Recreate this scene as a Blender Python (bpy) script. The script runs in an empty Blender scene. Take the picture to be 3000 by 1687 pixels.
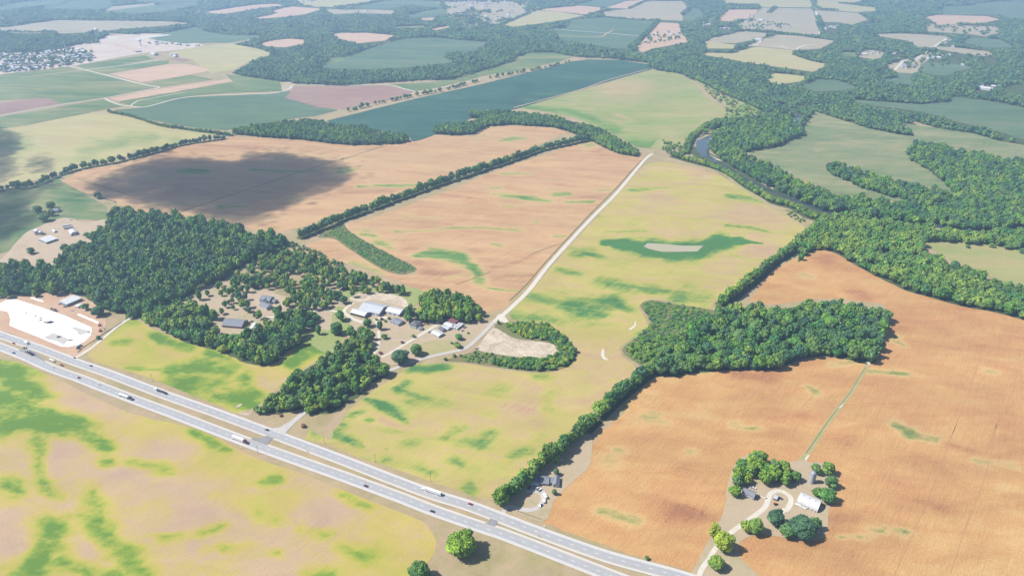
import bpy, bmesh, math, random
import numpy as np
from mathutils import Vector, Matrix
from mathutils.geometry import delaunay_2d_cdt
random.seed(7); rng = np.random.default_rng(7)
sc = bpy.context.scene
col = sc.collection
# ------------------------------------------------------------------ camera, sun, sky
H = 480.0                      # camera height above the fields, metres
FPX = 2000.0                   # focal length in pixels of a 3000 px wide picture
PITCH = math.atan((843.5 + 210) / FPX)
cam = bpy.data.cameras.new('camera'); camo = bpy.data.objects.new('camera', cam); col.objects.link(camo)
cam.sensor_width = 36; cam.lens = 36 * FPX / 3000; cam.clip_start = 1; cam.clip_end = 60000
camo.location = (0, 0, H); camo.rotation_euler = (math.pi / 2 - PITCH, 0, 0)
sc.camera = camo
SUN_EL, SUN_AZ = math.radians(50), math.radians(183)     # AZ: direction towards the sun, measured from +X
S2 = Vector((math.cos(SUN_EL) * math.cos(SUN_AZ), math.cos(SUN_EL) * math.sin(SUN_AZ), math.sin(SUN_EL)))
sun = bpy.data.lights.new('sun', 'SUN'); suno = bpy.data.objects.new('sun', sun); col.objects.link(suno)
sun.energy = 5.0; sun.angle = math.radians(0.5); sun.color = (1.0, 0.955, 0.88)
suno.rotation_euler = (-S2).to_track_quat('-Z', 'Y').to_euler(); suno.location = (0, 0, 1500)
w = bpy.data.worlds.new('World'); sc.world = w; w.use_nodes = True
wn = w.node_tree.nodes; sky = wn.new('ShaderNodeTexSky'); sky.sky_type = 'NISHITA'; sky.sun_disc = False
sky.sun_elevation = SUN_EL; sky.sun_rotation = math.pi / 2 - SUN_AZ; sky.air_density = 1.0; sky.dust_density = 1.0
wn['Background'].inputs['Strength'].default_value = 0.075
w.node_tree.links.new(sky.outputs[0], wn['Background'].inputs[0])
sc.view_settings.view_transform = 'Standard'; sc.view_settings.look = 'None'
sc.view_settings.exposure = 1.04; sc.view_settings.gamma = 1; sc.view_settings.use_curve_mapping = False
sc.cycles.transparent_max_bounces = 32; sc.cycles.max_bounces = 6; sc.cycles.volume_bounces = 0; sc.cycles.diffuse_bounces = 3
HAZE = 1.25e-4
HAZE_COL = (0.47, 0.69, 1.0)

# ------------------------------------------------------------------ map reading: photograph points -> ground points
TI = {'T0': (0, 0, 2.576), 'T1': (1000, 0, 2.576), 'T2': (2000, 0, 2.576), 'M0': (0, 400, 2.576), 'M1': (1000, 400, 2.576),
      'M2': (2000, 400, 2.576), 'L0': (0, 850, 2.576), 'L1': (1000, 850, 2.576), 'L2': (2000, 850, 2.576),
      'B0': (0, 1200, 2.576), 'B1': (1000, 1200, 2.576), 'B2': (2000, 1200, 2.576),
      'Z1': (1000, 870, 6.44), 'Z2': (2100, 1290, 6.44), 'Z3': (1400, 1340, 6.44), 'Z4': (0, 860, 6.44),
      'Z5': (60, 570, 8.587), 'Z6': (600, 850, 6.44), 'Z7': (2040, 1520, 8.675), 'Z8': (340, 1120, 6.44),
      'F1': (0, 60, 6.44), 'F2': (250, 60, 6.44), 'F3': (800, 0, 6.44), 'F4': (1200, 0, 6.44), 'F5': (2000, 0, 6.44),
      'F6': (2400, 80, 4.293), 'F7': (1700, 40, 6.44), 'V': (0, 0, 0.858667)}
cp, sp = math.cos(PITCH), math.sin(PITCH)
def npx(t, x, y):
    a, b, s = TI[t]; return a + x / s, b + y / s
def W(t, x, y, z=0.0):
    X, Y = npx(t, x, y)
    u = (X - 1500) / FPX; v = (843.5 - Y) / FPX
    k = (H - z) / (sp - v * cp)
    return Vector((u * k, (cp + v * sp) * k, z))
def topx(x, y, z=0.0):                      # numpy: ground -> picture pixels
    dz = z - H
    d = y * cp - dz * sp
    u = x / d; v = (y * sp + dz * cp) / d
    return 1500 + u * FPX, 843.5 - v * FPX
def pts(s, z=0.0):
    out = []; t = None
    for k in s.split():
        if k[0].isalpha(): t = k; continue
        a = k.split(','); p = W(t, float(a[0]), float(a[1]), z); out.append((p.x, p.y))
    return out
def inside(px, py, poly):
    px = np.asarray(px); py = np.asarray(py); r = np.zeros(px.shape, bool); n = len(poly)
    for i in range(n):
        x0, y0 = poly[i]; x1, y1 = poly[(i + 1) % n]
        c = (y0 > py) != (y1 > py)
        if y1 != y0: r ^= c & (px < (x1 - x0) * (py - y0) / (y1 - y0) + x0)
    return r
def smooth(path, closed=False, n=5):
    out = []; m = len(path)
    rngi = range(m if closed else m - 1)
    for i in rngi:
        if closed: p0, p1, p2, p3 = path[i - 1], path[i], path[(i + 1) % m], path[(i + 2) % m]
        else: p0, p1, p2, p3 = path[max(i - 1, 0)], path[i], path[i + 1], path[min(i + 2, m - 1)]
        for k in range(n):
            t = k / n
            out.append(tuple(0.5 * (2 * p1[j] + (p2[j] - p0[j]) * t + (2 * p0[j] - 5 * p1[j] + 4 * p2[j] - p3[j]) * t * t
                                    + (3 * p1[j] - p0[j] - 3 * p2[j] + p3[j]) * t ** 3) for j in (0, 1)))
    if not closed: out.append(tuple(path[-1]))
    return out
def rough(poly, amp=1.0, step=14.0):
    out = []
    n = len(poly)
    for i in range(n):
        a, b = poly[i], poly[(i + 1) % n]; L = math.hypot(b[0] - a[0], b[1] - a[1]); m = max(1, int(L / step))
        nx, ny = -(b[1] - a[1]) / (L + 1e-6), (b[0] - a[0]) / (L + 1e-6)
        for k in range(m):
            t = k / m; j = random.uniform(-amp, amp) if k else random.uniform(-amp, amp) * .4
            out.append((a[0] + (b[0] - a[0]) * t + nx * j, a[1] + (b[1] - a[1]) * t + ny * j))
    return out

# ------------------------------------------------------------------ materials
EXPF = 2.15                                   # how much brighter the sunlit picture is than the surface colour
def lin(c): c /= 255.0; return c / 12.92 if c <= 0.04045 else ((c + 0.055) / 1.055) ** 2.4
def CC(rgb, k=1.0): return tuple(min(0.9, lin(c) / EXPF * k) for c in rgb) + (1.0,)
class NT:
    def __init__(s, m): s.t = m.node_tree; s.n = s.t.nodes; s.l = s.t.links
    def new(s, ty, **kw):
        x = s.n.new(ty)
        for k, v in kw.items(): setattr(x, k, v)
        return x
    def link(s, a, b): s.l.new(a, b)
    def math(s, op, a, b=None, clamp=False):
        x = s.n.new('ShaderNodeMath'); x.operation = op; x.use_clamp = clamp
        for i, q in enumerate((a, b)):
            if q is None: continue
            if isinstance(q, (int, float)): x.inputs[i].default_value = q
            else: s.l.new(q, x.inputs[i])
        return x.outputs[0]
    def noise(s, vec, scale, detail=3, rough=.55, dist=0.0):
        x = s.n.new('ShaderNodeTexNoise'); x.inputs['Scale'].default_value = scale; x.inputs['Detail'].default_value = detail
        x.inputs['Roughness'].default_value = rough; x.inputs['Distortion'].default_value = dist; s.l.new(vec, x.inputs['Vector']); return x.outputs[0]
    def mapping(s, vec, rot=0.0, scale=(1, 1, 1), loc=(0, 0, 0)):
        if rot:                                   # turn first, stretch afterwards
            y = s.n.new('ShaderNodeMapping'); y.inputs['Rotation'].default_value = (0, 0, rot); s.l.new(vec, y.inputs[0]); vec = y.outputs[0]; rot = 0
        x = s.n.new('ShaderNodeMapping'); x.inputs['Rotation'].default_value = (0, 0, rot); x.inputs['Scale'].default_value = scale
        x.inputs['Location'].default_value = loc; s.l.new(vec, x.inputs[0]); return x.outputs[0]
    def ramp(s, f, stops, interp='LINEAR'):
        x = s.n.new('ShaderNodeValToRGB'); r = x.color_ramp; r.interpolation = interp
        while len(r.elements) > 1: r.elements.remove(r.elements[-1])
        r.elements[0].position = stops[0][0]; r.elements[0].color = stops[0][1]
        for p, c in stops[1:]:
            e = r.elements.new(p); e.color = c
        s.l.new(f, x.inputs[0]); return x.outputs[0]
    def mix(s, f, a, b, mode='MIX'):
        x = s.n.new('ShaderNodeMix'); x.data_type = 'RGBA'; x.blend_type = mode
        for i, q in ((0, f), (6, a), (7, b)):
            if isinstance(q, (int, float, tuple)): x.inputs[i].default_value = q
            else: s.l.new(q, x.inputs[i])
        return x.outputs[2]
def newmat(name, rough_=0.9, spec=0.2):
    m = bpy.data.materials.new(name); m.use_nodes = True; b = m.node_tree.nodes['Principled BSDF']
    b.inputs['Roughness'].default_value = rough_; b.inputs['Specular IOR Level'].default_value = spec
    return m, NT(m), b
ROW = math.radians(50)                        # the section lines of this farmland run at 50 and 140 degrees
def field_mat(name, stops, base=0.2, big=0.35, mid=0.15, fine=0.12, streak=0.12, rot=ROW, bump=0.35, bscale=0.5, bigscale=0.006, sq=0.45):
    m, N, b = newmat(name, 0.95, 0.1)
    g = N.new('ShaderNodeNewGeometry').outputs['Position']
    v = N.new('ShaderNodeAttribute', attribute_name='veg').outputs['Fac']
    gm = N.mapping(g, math.radians(8), (sq, 1, 1))
    n1 = N.noise(gm, bigscale, 4, .6, 0.8); n2 = N.noise(gm, bigscale * 6, 4, .6, .6); n3 = N.noise(g, 0.5, 2, .6)
    st = N.noise(N.mapping(g, -rot, (0.012, 0.22, 1)), 1.0, 3, .65)
    st2 = N.noise(N.mapping(g, -rot, (0.05, 1.1, 1)), 1.0, 2, .5)
    f = N.math('ADD', N.math('MULTIPLY', v, N.math('ADD', N.math('MULTIPLY', N.math('SUBTRACT', N.noise(gm, bigscale * 22, 3, .7), .25), 1.5), N.math('MULTIPLY', n2, 1.2))), base)
    for n, a in ((n1, big * 2), (n2, mid * 2), (n3, fine * 2), (st, streak * 2), (st2, streak * 1.2)):
        f = N.math('ADD', f, N.math('MULTIPLY', N.math('SUBTRACT', n, 0.5), a))
    c = N.ramp(f, stops)
    lum = N.ramp(N.noise(gm, bigscale * 2.3, 5, .65, 1.2), [(0.25, (0.86, .86, .86, 1)), (0.75, (1.12, 1.10, 1.08, 1))])
    c = N.mix(1.0, c, lum, 'MULTIPLY')
    gr = N.ramp(N.math('ADD', N.math('MULTIPLY', st2, .5), N.math('MULTIPLY', n3, .5)), [(0.3, (0.90, .90, .90, 1)), (0.7, (1.09, 1.09, 1.09, 1))])
    c = N.mix(1.0, c, gr, 'MULTIPLY')
    N.link(c, b.inputs['Base Color'])
    bm_ = N.new('ShaderNodeBump'); bm_.inputs['Strength'].default_value = bump; bm_.inputs['Distance'].default_value = 1.2
    h = N.math('ADD', N.noise(g, bscale, 3, .7), N.math('MULTIPLY', st2, .6)); N.link(h, bm_.inputs['Height'])
    N.link(bm_.outputs[0], b.inputs['Normal'])
    return m
def soil_mat(name, c1, c2, scale=0.05, bump=0.3, c3=None):
    m, N, b = newmat(name, 0.95, 0.1)
    g = N.new('ShaderNodeNewGeometry').outputs['Position']
    n = N.math('ADD', N.math('MULTIPLY', N.noise(g, scale, 5, .65, .6), .6), N.math('MULTIPLY', N.noise(g, scale * 9, 3, .6), .4))
    N.link(N.ramp(n, [(0.35, CC(c1)), (0.52, CC(c3 or tuple((a + q) / 2 for a, q in zip(c1, c2)))), (0.66, CC(c2))]), b.inputs['Base Color'])
    bp = N.new('ShaderNodeBump'); bp.inputs['Strength'].default_value = bump; bp.inputs['Distance'].default_value = .6
    N.link(N.noise(g, .7, 3, .7), bp.inputs['Height']); N.link(bp.outputs[0], b.inputs['Normal'])
    return m
def plain(name, rgb, r=0.6, spec=0.3, metal=0.0, var=0.12, scale=0.6, k=1.0):
    m, N, b = newmat(name, r, spec); b.inputs['Metallic'].default_value = metal
    g = N.new('ShaderNodeNewGeometry').outputs['Position']
    a = CC(rgb, k); lo = tuple(q * (1 - var) for q in a[:3]) + (1,); hi = tuple(min(.92, q * (1 + var)) for q in a[:3]) + (1,)
    N.link(N.ramp(N.noise(g, scale, 4, .6), [(0.3, lo), (0.7, hi)]), b.inputs['Base Color'])
    return m
def sheetmetal(name, rgb, rib=0.6, k=1.0, r=0.35, axis='X'):       # ribbed metal or shingle courses, worn and streaked
    m, N, b = newmat(name, r, 0.4)
    t = N.new('ShaderNodeTexCoord').outputs['Object']
    a = CC(rgb, k)
    s = N.noise(N.mapping(t, 0, (1.4, .12, .12) if axis == 'X' else (.12, 1.4, 1.4)), 1.0, 4, .6)
    n = N.noise(t, .25, 4, .65)
    f = N.math('ADD', N.math('MULTIPLY', s, .5), N.math('MULTIPLY', n, .5))
    N.link(N.ramp(f, [(0.3, tuple(q * .80 for q in a[:3]) + (1,)), (0.6, a), (0.8, tuple(min(.93, q * 1.1) for q in a[:3]) + (1,))]), b.inputs['Base Color'])
    wv = N.new('ShaderNodeTexWave'); wv.bands_direction = axis; wv.inputs['Scale'].default_value = 1 / rib; N.link(t, wv.inputs['Vector'])
    bp = N.new('ShaderNodeBump'); bp.inputs['Strength'].default_value = .4; bp.inputs['Distance'].default_value = .1
    N.link(wv.outputs['Fac'], bp.inputs['Height']); N.link(bp.outputs[0], b.inputs['Normal'])
    return m
def leaf_mat(name, cols):
    m, N, b = newmat(name, 0.75, 0.15)
    r = N.new('ShaderNodeObjectInfo').outputs['Random']
    t = N.new('ShaderNodeTexCoord').outputs['Object']
    g = N.new('ShaderNodeNewGeometry').outputs['Position']
    c = N.ramp(r, [(i / (len(cols) - 1), tuple(q) + (1,)) for i, q in enumerate(cols)])
    n = N.math('ADD', N.math('MULTIPLY', N.noise(t, .35, 3, .6), .5), N.math('MULTIPLY', N.noise(t, 2.2, 2, .6), .5))
    v = N.ramp(n, [(0.3, (.62, .70, .68, 1)), (0.5, (1.15, 1.15, 1.1, 1)), (0.7, (2.0, 1.75, 1.2, 1))])
    c = N.mix(1.0, c, v, 'MULTIPLY')
    big = N.ramp(N.noise(g, .012, 3, .6), [(0.35, (.68, .82, .98, 1)), (0.65, (1.35, 1.2, .9, 1))])
    c = N.mix(1.0, c, big, 'MULTIPLY')
    isl = N.ramp(N.new('ShaderNodeNewGeometry').outputs['Random Per Island'], [(0, (.62, .68, .7, 1)), (.5, (1, 1, 1, 1)), (1, (1.5, 1.42, 1.2, 1))])
    c = N.mix(1.0, c, isl, 'MULTIPLY')
    N.link(c, b.inputs['Base Color'])
    try: b.inputs['Subsurface Weight'].default_value = 0.0
    except Exception: pass
    return m

# ------------------------------------------------------------------ object helpers
def obj(name, me, mat=None, parent=None, loc=None, rz=0.0):
    o = bpy.data.objects.new(name, me); col.objects.link(o)
    if mat is not None and me is not None and len(me.materials) == 0:
        for q in (mat if isinstance(mat, (list, tuple)) else [mat]): me.materials.append(q)
    if parent is not None: o.parent = parent
    if loc is not None: o.location = loc
    if rz: o.rotation_euler = (0, 0, rz)
    return o
def tag(o, label=None, cat=None, group=None, kind=None):
    if label: o['label'] = label
    if cat: o['category'] = cat
    if group: o['group'] = group
    if kind: o['kind'] = kind
    return o
def thing(name, label, cat, loc, rz=0.0, group=None):
    o = obj(name, None, None, None, loc, rz); return tag(o, label, cat, group)
def mesh(name, v, f): me = bpy.data.meshes.new(name); me.from_pydata(v, [], f); me.update(); return me
class MB:
    def __init__(s): s.v = []; s.f = []
    def add(s, v, f):
        k = len(s.v); s.v += [tuple(q) for q in v]; s.f += [tuple(i + k for i in q) for q in f]; return s
    def box(s, x0, x1, y0, y1, z0, z1):
        return s.add([(x0, y0, z0), (x1, y0, z0), (x1, y1, z0), (x0, y1, z0), (x0, y0, z1), (x1, y0, z1), (x1, y1, z1), (x0, y1, z1)],
                     [(0, 3, 2, 1), (4, 5, 6, 7), (0, 1, 5, 4), (1, 2, 6, 5), (2, 3, 7, 6), (3, 0, 4, 7)])
    def prism_y(s, prof, y0, y1):       # profile in (x,z) extruded along y
        n = len(prof)
        v = [(x, y0, z) for x, z in prof] + [(x, y1, z) for x, z in prof]
        return s.add(v, [tuple(range(n))[::-1], tuple(range(n, 2 * n))] + [(i, (i + 1) % n, n + (i + 1) % n, n + i) for i in range(n)])
    def prism_x(s, prof, x0, x1):       # profile in (y,z) extruded along x
        n = len(prof)
        v = [(x0, y, z) for y, z in prof] + [(x1, y, z) for y, z in prof]
        return s.add(v, [tuple(range(n)), tuple(range(n, 2 * n))[::-1]] + [(i, n + i, n + (i + 1) % n, (i + 1) % n) for i in range(n)])
    def tube(s, p0, p1, r0, r1=None, n=8, cap=True):
        r1 = r0 if r1 is None else r1; p0 = Vector(p0); p1 = Vector(p1); d = (p1 - p0).normalized()
        a = d.orthogonal().normalized(); b = d.cross(a)
        v = [p0 + (a * math.cos(2 * math.pi * i / n) + b * math.sin(2 * math.pi * i / n)) * r0 for i in range(n)]
        v += [p1 + (a * math.cos(2 * math.pi * i / n) + b * math.sin(2 * math.pi * i / n)) * r1 for i in range(n)]
        f = [(i, (i + 1) % n, n + (i + 1) % n, n + i) for i in range(n)]
        if cap: f += [tuple(range(n))[::-1], tuple(range(n, 2 * n))]
        return s.add(v, f)
    def lathe(s, prof, n=20, c=(0, 0)):
        v = [(c[0] + r * math.cos(2 * math.pi * i / n), c[1] + r * math.sin(2 * math.pi * i / n), z) for r, z in prof for i in range(n)]
        f = [(j * n + i, j * n + (i + 1) % n, (j + 1) * n + (i + 1) % n, (j + 1) * n + i) for j in range(len(prof) - 1) for i in range(n)]
        return s.add(v, f)
    def me(s, name): return mesh(name, s.v, s.f)

def cdt_sheet(name, poly, z, mat, grid=None, patches=None, kind='structure', base=0.0, ragged=None):
    """a ground sheet with the outline poly; vertices also on a grid that carry the crop condition 'veg'"""
    n = len(poly); vs = [Vector(p) for p in poly]
    if grid:
        xs = [p[0] for p in poly]; ys = [p[1] for p in poly]
        gx, gy = np.meshgrid(np.arange(min(xs), max(xs), grid), np.arange(min(ys), max(ys), grid))
        gx = gx.ravel() + rng.uniform(-.2, .2, gx.size) * grid; gy = gy.ravel() + rng.uniform(-.2, .2, gy.size) * grid
        k = inside(gx, gy, poly); vs += [Vector((float(a), float(b))) for a, b in zip(gx[k], gy[k])]
    v2, _, f2, *_r = delaunay_2d_cdt(vs, [], [tuple(range(n))], 1, 0.02)
    me = mesh(name, [(p.x, p.y, z) for p in v2], f2)
    if f2 and me.polygons[0].normal.z < 0: me.flip_normals()
    if grid:
        X = np.array([p.x for p in v2]); Y = np.array([p.y for p in v2]); val = np.full(X.shape, base)
        if patches: val = val + veg_field(X, Y, patches)
        a = me.attributes.new('veg', 'FLOAT', 'POINT'); a.data.foreach_set('value', val.astype(np.float32))
    o = obj(name, me, mat); return tag(o, kind=kind)
def veg_field(X, Y, patches):
    """patches: list of (strength, 'TILE x,y,r x,y,r ...'), each a soft lens of greener or browner crop lying along its path"""
    px, py = topx(X, Y); out = np.zeros(X.shape)
    wob = (np.sin(px * .071 + py * .05) + np.sin(px * .031 - py * .113 + 1.3) + np.sin(px * .153 + 2 + py * .21) * .5) * .09
    for amt, s in patches:
        t = None; P = []
        for k in s.split():
            if k[0].isalpha(): t = k; continue
            a = [float(q) for q in k.split(',')]; X0, Y0 = npx(t, a[0], a[1]); P.append((X0, Y0, a[2] / TI[t][2]))
        if len(P) == 1: P = [P[0], (P[0][0] + P[0][2] * .5, P[0][1], P[0][2])]
        best = np.zeros(X.shape)
        for (x0, y0, r0), (x1, y1, r1) in zip(P[:-1], P[1:]):
            ax, ay = px - x0, (py - y0) * 1.7; bx, by = x1 - x0, (y1 - y0) * 1.7
            h = np.clip((ax * bx + ay * by) / (bx * bx + by * by + 1e-9), 0, 1)
            d = np.hypot(ax - bx * h, ay - by * h) / (r0 + (r1 - r0) * h)
            q = np.exp(-np.clip(d - wob * 1.8, 0, 9) ** 2.2 * .5); best = np.maximum(best, q)
        out = out + best * amt if amt < 0 else np.maximum(out, best * amt)
    return out
def strip(name, path, w0, w1=None, z=0.3, mat=None, off=0.0, smooth_n=6, kind='structure'):
    p = smooth(path, False, smooth_n) if smooth_n else path
    w1 = w0 if w1 is None else w1; n = len(p); v = []; 
    for i, q in enumerate(p):
        a = p[max(i - 1, 0)]; b = p[min(i + 1, n - 1)]; d = Vector((b[0] - a[0], b[1] - a[1])).normalized(); nn = Vector((-d.y, d.x))
        ww = (w0 + (w1 - w0) * i / (n - 1)) / 2
        c = Vector(q) + nn * off
        v += [(c.x + nn.x * ww, c.y + nn.y * ww, z), (c.x - nn.x * ww, c.y - nn.y * ww, z)]
    me = mesh(name, v, [(2 * i + 1, 2 * i + 3, 2 * i + 2, 2 * i) for i in range(n - 1)])
    o = obj(name, me, mat); return tag(o, kind=kind) if kind else o
# ------------------------------------------------------------------ the land
def R(*a): return [(p, CC(c)) for p, c in a]
M_SOY = field_mat('soybean_turning', R((0, (198, 168, 150)), (.25, (204, 178, 142)), (.42, (204, 186, 108)), (.6, (188, 186, 84)), (.8, (146, 170, 66)), (1, (110, 148, 56))), base=.36, big=.46, mid=.30, fine=.05, streak=.10, bump=.22, bigscale=.005, sq=.6)
M_SOY2 = field_mat('soybean_yellow', R((0, (198, 164, 136)), (.22, (204, 180, 132)), (.42, (200, 188, 110)), (.6, (176, 182, 96)), (.8, (130, 160, 84)), (1, (84, 136, 76))), base=.35, big=.34, mid=.34, fine=.05, streak=.22, bump=.25, bigscale=.008)
M_TAN = field_mat('bean_stubble', R((0, (178, 134, 106)), (.2, (204, 163, 123)), (.4, (216, 180, 136)), (.58, (202, 182, 122)), (.8, (148, 168, 98)), (1, (106, 148, 82))), base=.31, big=.30, mid=.34, fine=.06, streak=.18, bump=.25, bigscale=.009, sq=.22)
M_CORN = field_mat('ripe_corn', R((0, (178, 126, 94)), (.2, (205, 154, 106)), (.4, (215, 170, 114)), (.58, (222, 185, 128)), (.75, (190, 174, 114)), (1, (130, 150, 86))), base=.36, big=.36, mid=.36, fine=.18, streak=.12, bump=.4, bscale=.5, bigscale=.007)
M_BLUE = field_mat('dark_green_crop', R((0, (54, 94, 84)), (.5, (68, 110, 92)), (1, (96, 132, 98))), base=.4, big=.7, mid=.6, fine=.1, streak=.4, bump=.15, sq=.25)
M_PASTURE = field_mat('pasture', R((0, (196, 176, 128)), (.35, (176, 176, 116)), (.65, (150, 170, 96)), (1, (112, 152, 76))), base=.4, big=.5, mid=.35, fine=.15, streak=.08, bump=.25)
M_GREEN = field_mat('green_crop', R((0, (180, 164, 122)), (.35, (140, 152, 100)), (.65, (108, 136, 84)), (1, (84, 122, 74))), base=.48, big=.75, mid=.55, sq=.22, fine=.08, streak=.3, bump=.15)
M_MAUVE = field_mat('bare_field', R((0, (160, 122, 110)), (.5, (178, 148, 134)), (1, (160, 152, 120))), base=.4, big=.35, mid=.2, streak=.25, bump=.15)
M_PALE = field_mat('pale_hay_field', R((0, (206, 184, 146)), (.5, (196, 190, 132)), (1, (150, 166, 108))), base=.4, big=.4, mid=.3, streak=.12, bump=.15, sq=.25)
M_TEAL = field_mat('soybean_green', R((0, (140, 146, 112)), (.4, (108, 134, 100)), (.7, (92, 124, 94)), (1, (78, 112, 86))), base=.48, big=.7, mid=.5, streak=.2, bump=.15, sq=.22)
M_RIVERF = field_mat('river_field', R((0, (190, 170, 130)), (.35, (160, 162, 118)), (.65, (132, 148, 104)), (1, (108, 134, 90))), base=.52, big=.75, mid=.55, streak=.2, bump=.15, sq=.35)
M_GREY = field_mat('dry_field', R((0, (206, 184, 160)), (.5, (188, 178, 148)), (1, (160, 166, 124))), base=.45, big=.4, mid=.25, streak=.25, bump=.15, sq=.3)
M_STRAW = field_mat('straw_field', R((0, (226, 196, 166)), (.5, (220, 186, 158)), (1, (196, 176, 140))), base=.45, big=.35, mid=.25, streak=.25, bump=.15)
M_BASE = field_mat('dry_grass', R((0, (178, 150, 124)), (.3, (196, 174, 142)), (.55, (178, 166, 122)), (.8, (150, 152, 96)), (1, (120, 138, 82))), base=.42, big=.35, mid=.35, fine=.2, streak=0, bump=.3, bigscale=.01, sq=1)
M_FLOOR = soil_mat('woodland_floor', (74, 92, 58), (104, 116, 70), .04)
M_YARD = soil_mat('yard_earth', (196, 172, 150), (214, 194, 168), .04, c3=(204, 184, 158))
M_LAWN = soil_mat('mown_grass', (176, 176, 120), (150, 172, 96), .02)
M_LAWN2 = soil_mat('farmyard_grass', (206, 184, 160), (178, 172, 128), .018, c3=(198, 180, 150))
M_TOWN = soil_mat('pale_town_ground', (214, 190, 172), (236, 222, 208), .012)
M_BED = soil_mat('dry_pond_bed', (196, 184, 166), (186, 184, 150), .05)
M_DIRT = soil_mat('graded_earth', (204, 166, 140), (222, 190, 160), .03)
M_SCRUB = soil_mat('scrub_ground', (150, 130, 100), (112, 140, 76), .05)
M_ASPH = soil_mat('asphalt', (186, 186, 190), (202, 202, 204), .06, .1)
M_ASPH2 = soil_mat('dark_asphalt', (150, 150, 154), (168, 168, 170), .06, .1)
M_WEAR = soil_mat('worn_wheel_path', (170, 170, 174), (190, 190, 193), .05, .1)
M_SHLD = soil_mat('pale_shoulder', (220, 216, 212), (232, 226, 220), .1, .1)
M_GRAVEL = soil_mat('gravel', (222, 214, 200), (240, 232, 218), .12, .2)
M_GRAVEL2 = soil_mat('grey_gravel', (200, 196, 192), (222, 216, 210), .12, .2)
M_WHITE = plain('white_paint_line', (250, 250, 250), .7, k=1.3, var=.04)
M_YEL = plain('yellow_paint_line', (236, 206, 120), .7, var=.1)
M_LINER = soil_mat('white_pad', (252, 252, 252), (255, 255, 255), .03, .05)
for n_ in M_LINER.node_tree.nodes:
    if n_.type == 'VALTORGB':
        for e_, v_ in zip(n_.color_ramp.elements, (.70, .76, .80)): e_.color = (v_, v_, v_, 1)
M_SAND = soil_mat('pale_spoil', (244, 234, 214), (166, 148, 128), .05, 1.0, c3=(214, 196, 174))
M_DITCH = soil_mat('ditch_grass', (110, 104, 76), (140, 140, 92), .1, .3)
M_TRACK = soil_mat('tractor_track_soil', (190, 146, 108), (204, 160, 120), .1, .2)
M_GRSTRIP = soil_mat('grass_strip', (196, 180, 136), (172, 172, 116), .05, .2)
M_WATER, Nw, bw = newmat('river_water', .08, .5)
bw.inputs['Base Color'].default_value = (.035, .05, .055, 1)
bp_ = Nw.new('ShaderNodeBump'); bp_.inputs['Strength'].default_value = .15; bp_.inputs['Distance'].default_value = .2
Nw.link(Nw.noise(Nw.new('ShaderNodeNewGeometry').outputs['Position'], .3, 3), bp_.inputs['Height']); Nw.link(bp_.outputs[0], bw.inputs['Normal'])

# one sheet to the horizon, finer near the camera
def ground():
    xs = [-26000, -14000, -8000, -5200] + list(np.arange(-4400, 4401, 200)) + [5200, 8000, 14000, 26000]
    ys = [-6000, -3000, -1200] + list(np.arange(-400, 6601, 200)) + [8000, 11000, 16000, 24000, 40000]
    v = [(float(x), float(y), 0.0) for y in ys for x in xs]; n = len(xs)
    f = [(j * n + i, j * n + i + 1, (j + 1) * n + i + 1, (j + 1) * n + i) for j in range(len(ys) - 1) for i in range(n - 1)]
    me = mesh('ground', v, f); a = me.attributes.new('veg', 'FLOAT', 'POINT')
    a.data.foreach_set('value', np.zeros(len(v), np.float32))
    tag(obj('ground', me, M_BASE), kind='structure')
ground()

EXC = []          # open land inside the great woods: no trees there
# ---- near fields, with the condition of the crop read off the photograph
P = pts('V -80,880 0,903 60,915 180,970 330,1040 500,1080 640,1150 760,1190 870,1235 1000,1285 1060,1310 1085,1335 1098,1370 1080,1410 1040,1449 1000,1500 900,1640 -300,1640')
cdt_sheet('soybean_field', rough(smooth(P, True, 3), .8), .06, M_SOY, 6, [
    (.75, 'L0 -100,560,90 0,600,110 150,680,110 300,800,80'), (.72, 'L0 -50,850,170 150,900,150 350,950,110 550,1000,90 650,1080,80 780,1180,55'),
    (.7, 'B0 0,90,150 300,120,90 600,150,100 800,250,50'), (.6, 'B0 300,230,60 290,420,40 350,600,55 450,670,40'), (.66, 'B0 80,560,70 140,610,55'),
    (.62, 'B0 700,620,60 680,800,110 750,900,90 820,1000,90 950,1100,110 1060,1240,90'), (.74, 'B0 420,880,110 340,1050,90 250,1200,110 120,1350,120'),
    (.6, 'B0 450,1130,60 700,1220,70 900,1240,60'), (.6, 'B0 800,400,50'), (.55, 'B0 960,400,35 1200,440,60 1310,480,25'), (.62, 'B0 1470,180,40 1600,250,50 1720,300,30'),
    (.6, 'B0 2000,540,45 2100,530,40'), (.45, 'B0 1200,960,40 1500,940,45 1700,860,30'), (.4, 'B0 1550,1050,25 1850,1040,30'), (.45, 'B0 2080,1080,35'),
    (.45, 'B0 2280,900,50 2450,940,40'), (.35, 'B0 1950,800,50 2150,850,40'), (.5, 'B0 2400,1250,90'), (.5, 'B1 0,640,40 80,700,50 200,740,25'), (.35, 'B1 0,1040,60 200,1100,70'),
    (-.25, 'B0 60,850,120 100,1050,90'), (-.2, 'B0 330,480,90 460,300,60'), (-.2, 'B0 1250,300,120'), (-.2, 'B0 900,480,60'), (-.2, 'B0 1450,760,120 1800,800,90'), (-.2, 'B0 600,950,80 700,1060,60'), (-.15, 'L0 500,700,120 800,900,120')])
P = pts('L0 660,470 700,430 760,390 900,280 980,215 1050,230 1150,290 1300,350 1450,400 1650,450 1850,530 2000,560 2120,540 2150,450 2280,380 2330,300 2450,290 2576,300 2576,440 2480,460 2350,560 2180,660 2120,720 2040,780 1990,840 1900,890 1780,930 1700,890 1450,790 1150,670 900,590 700,530')
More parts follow.
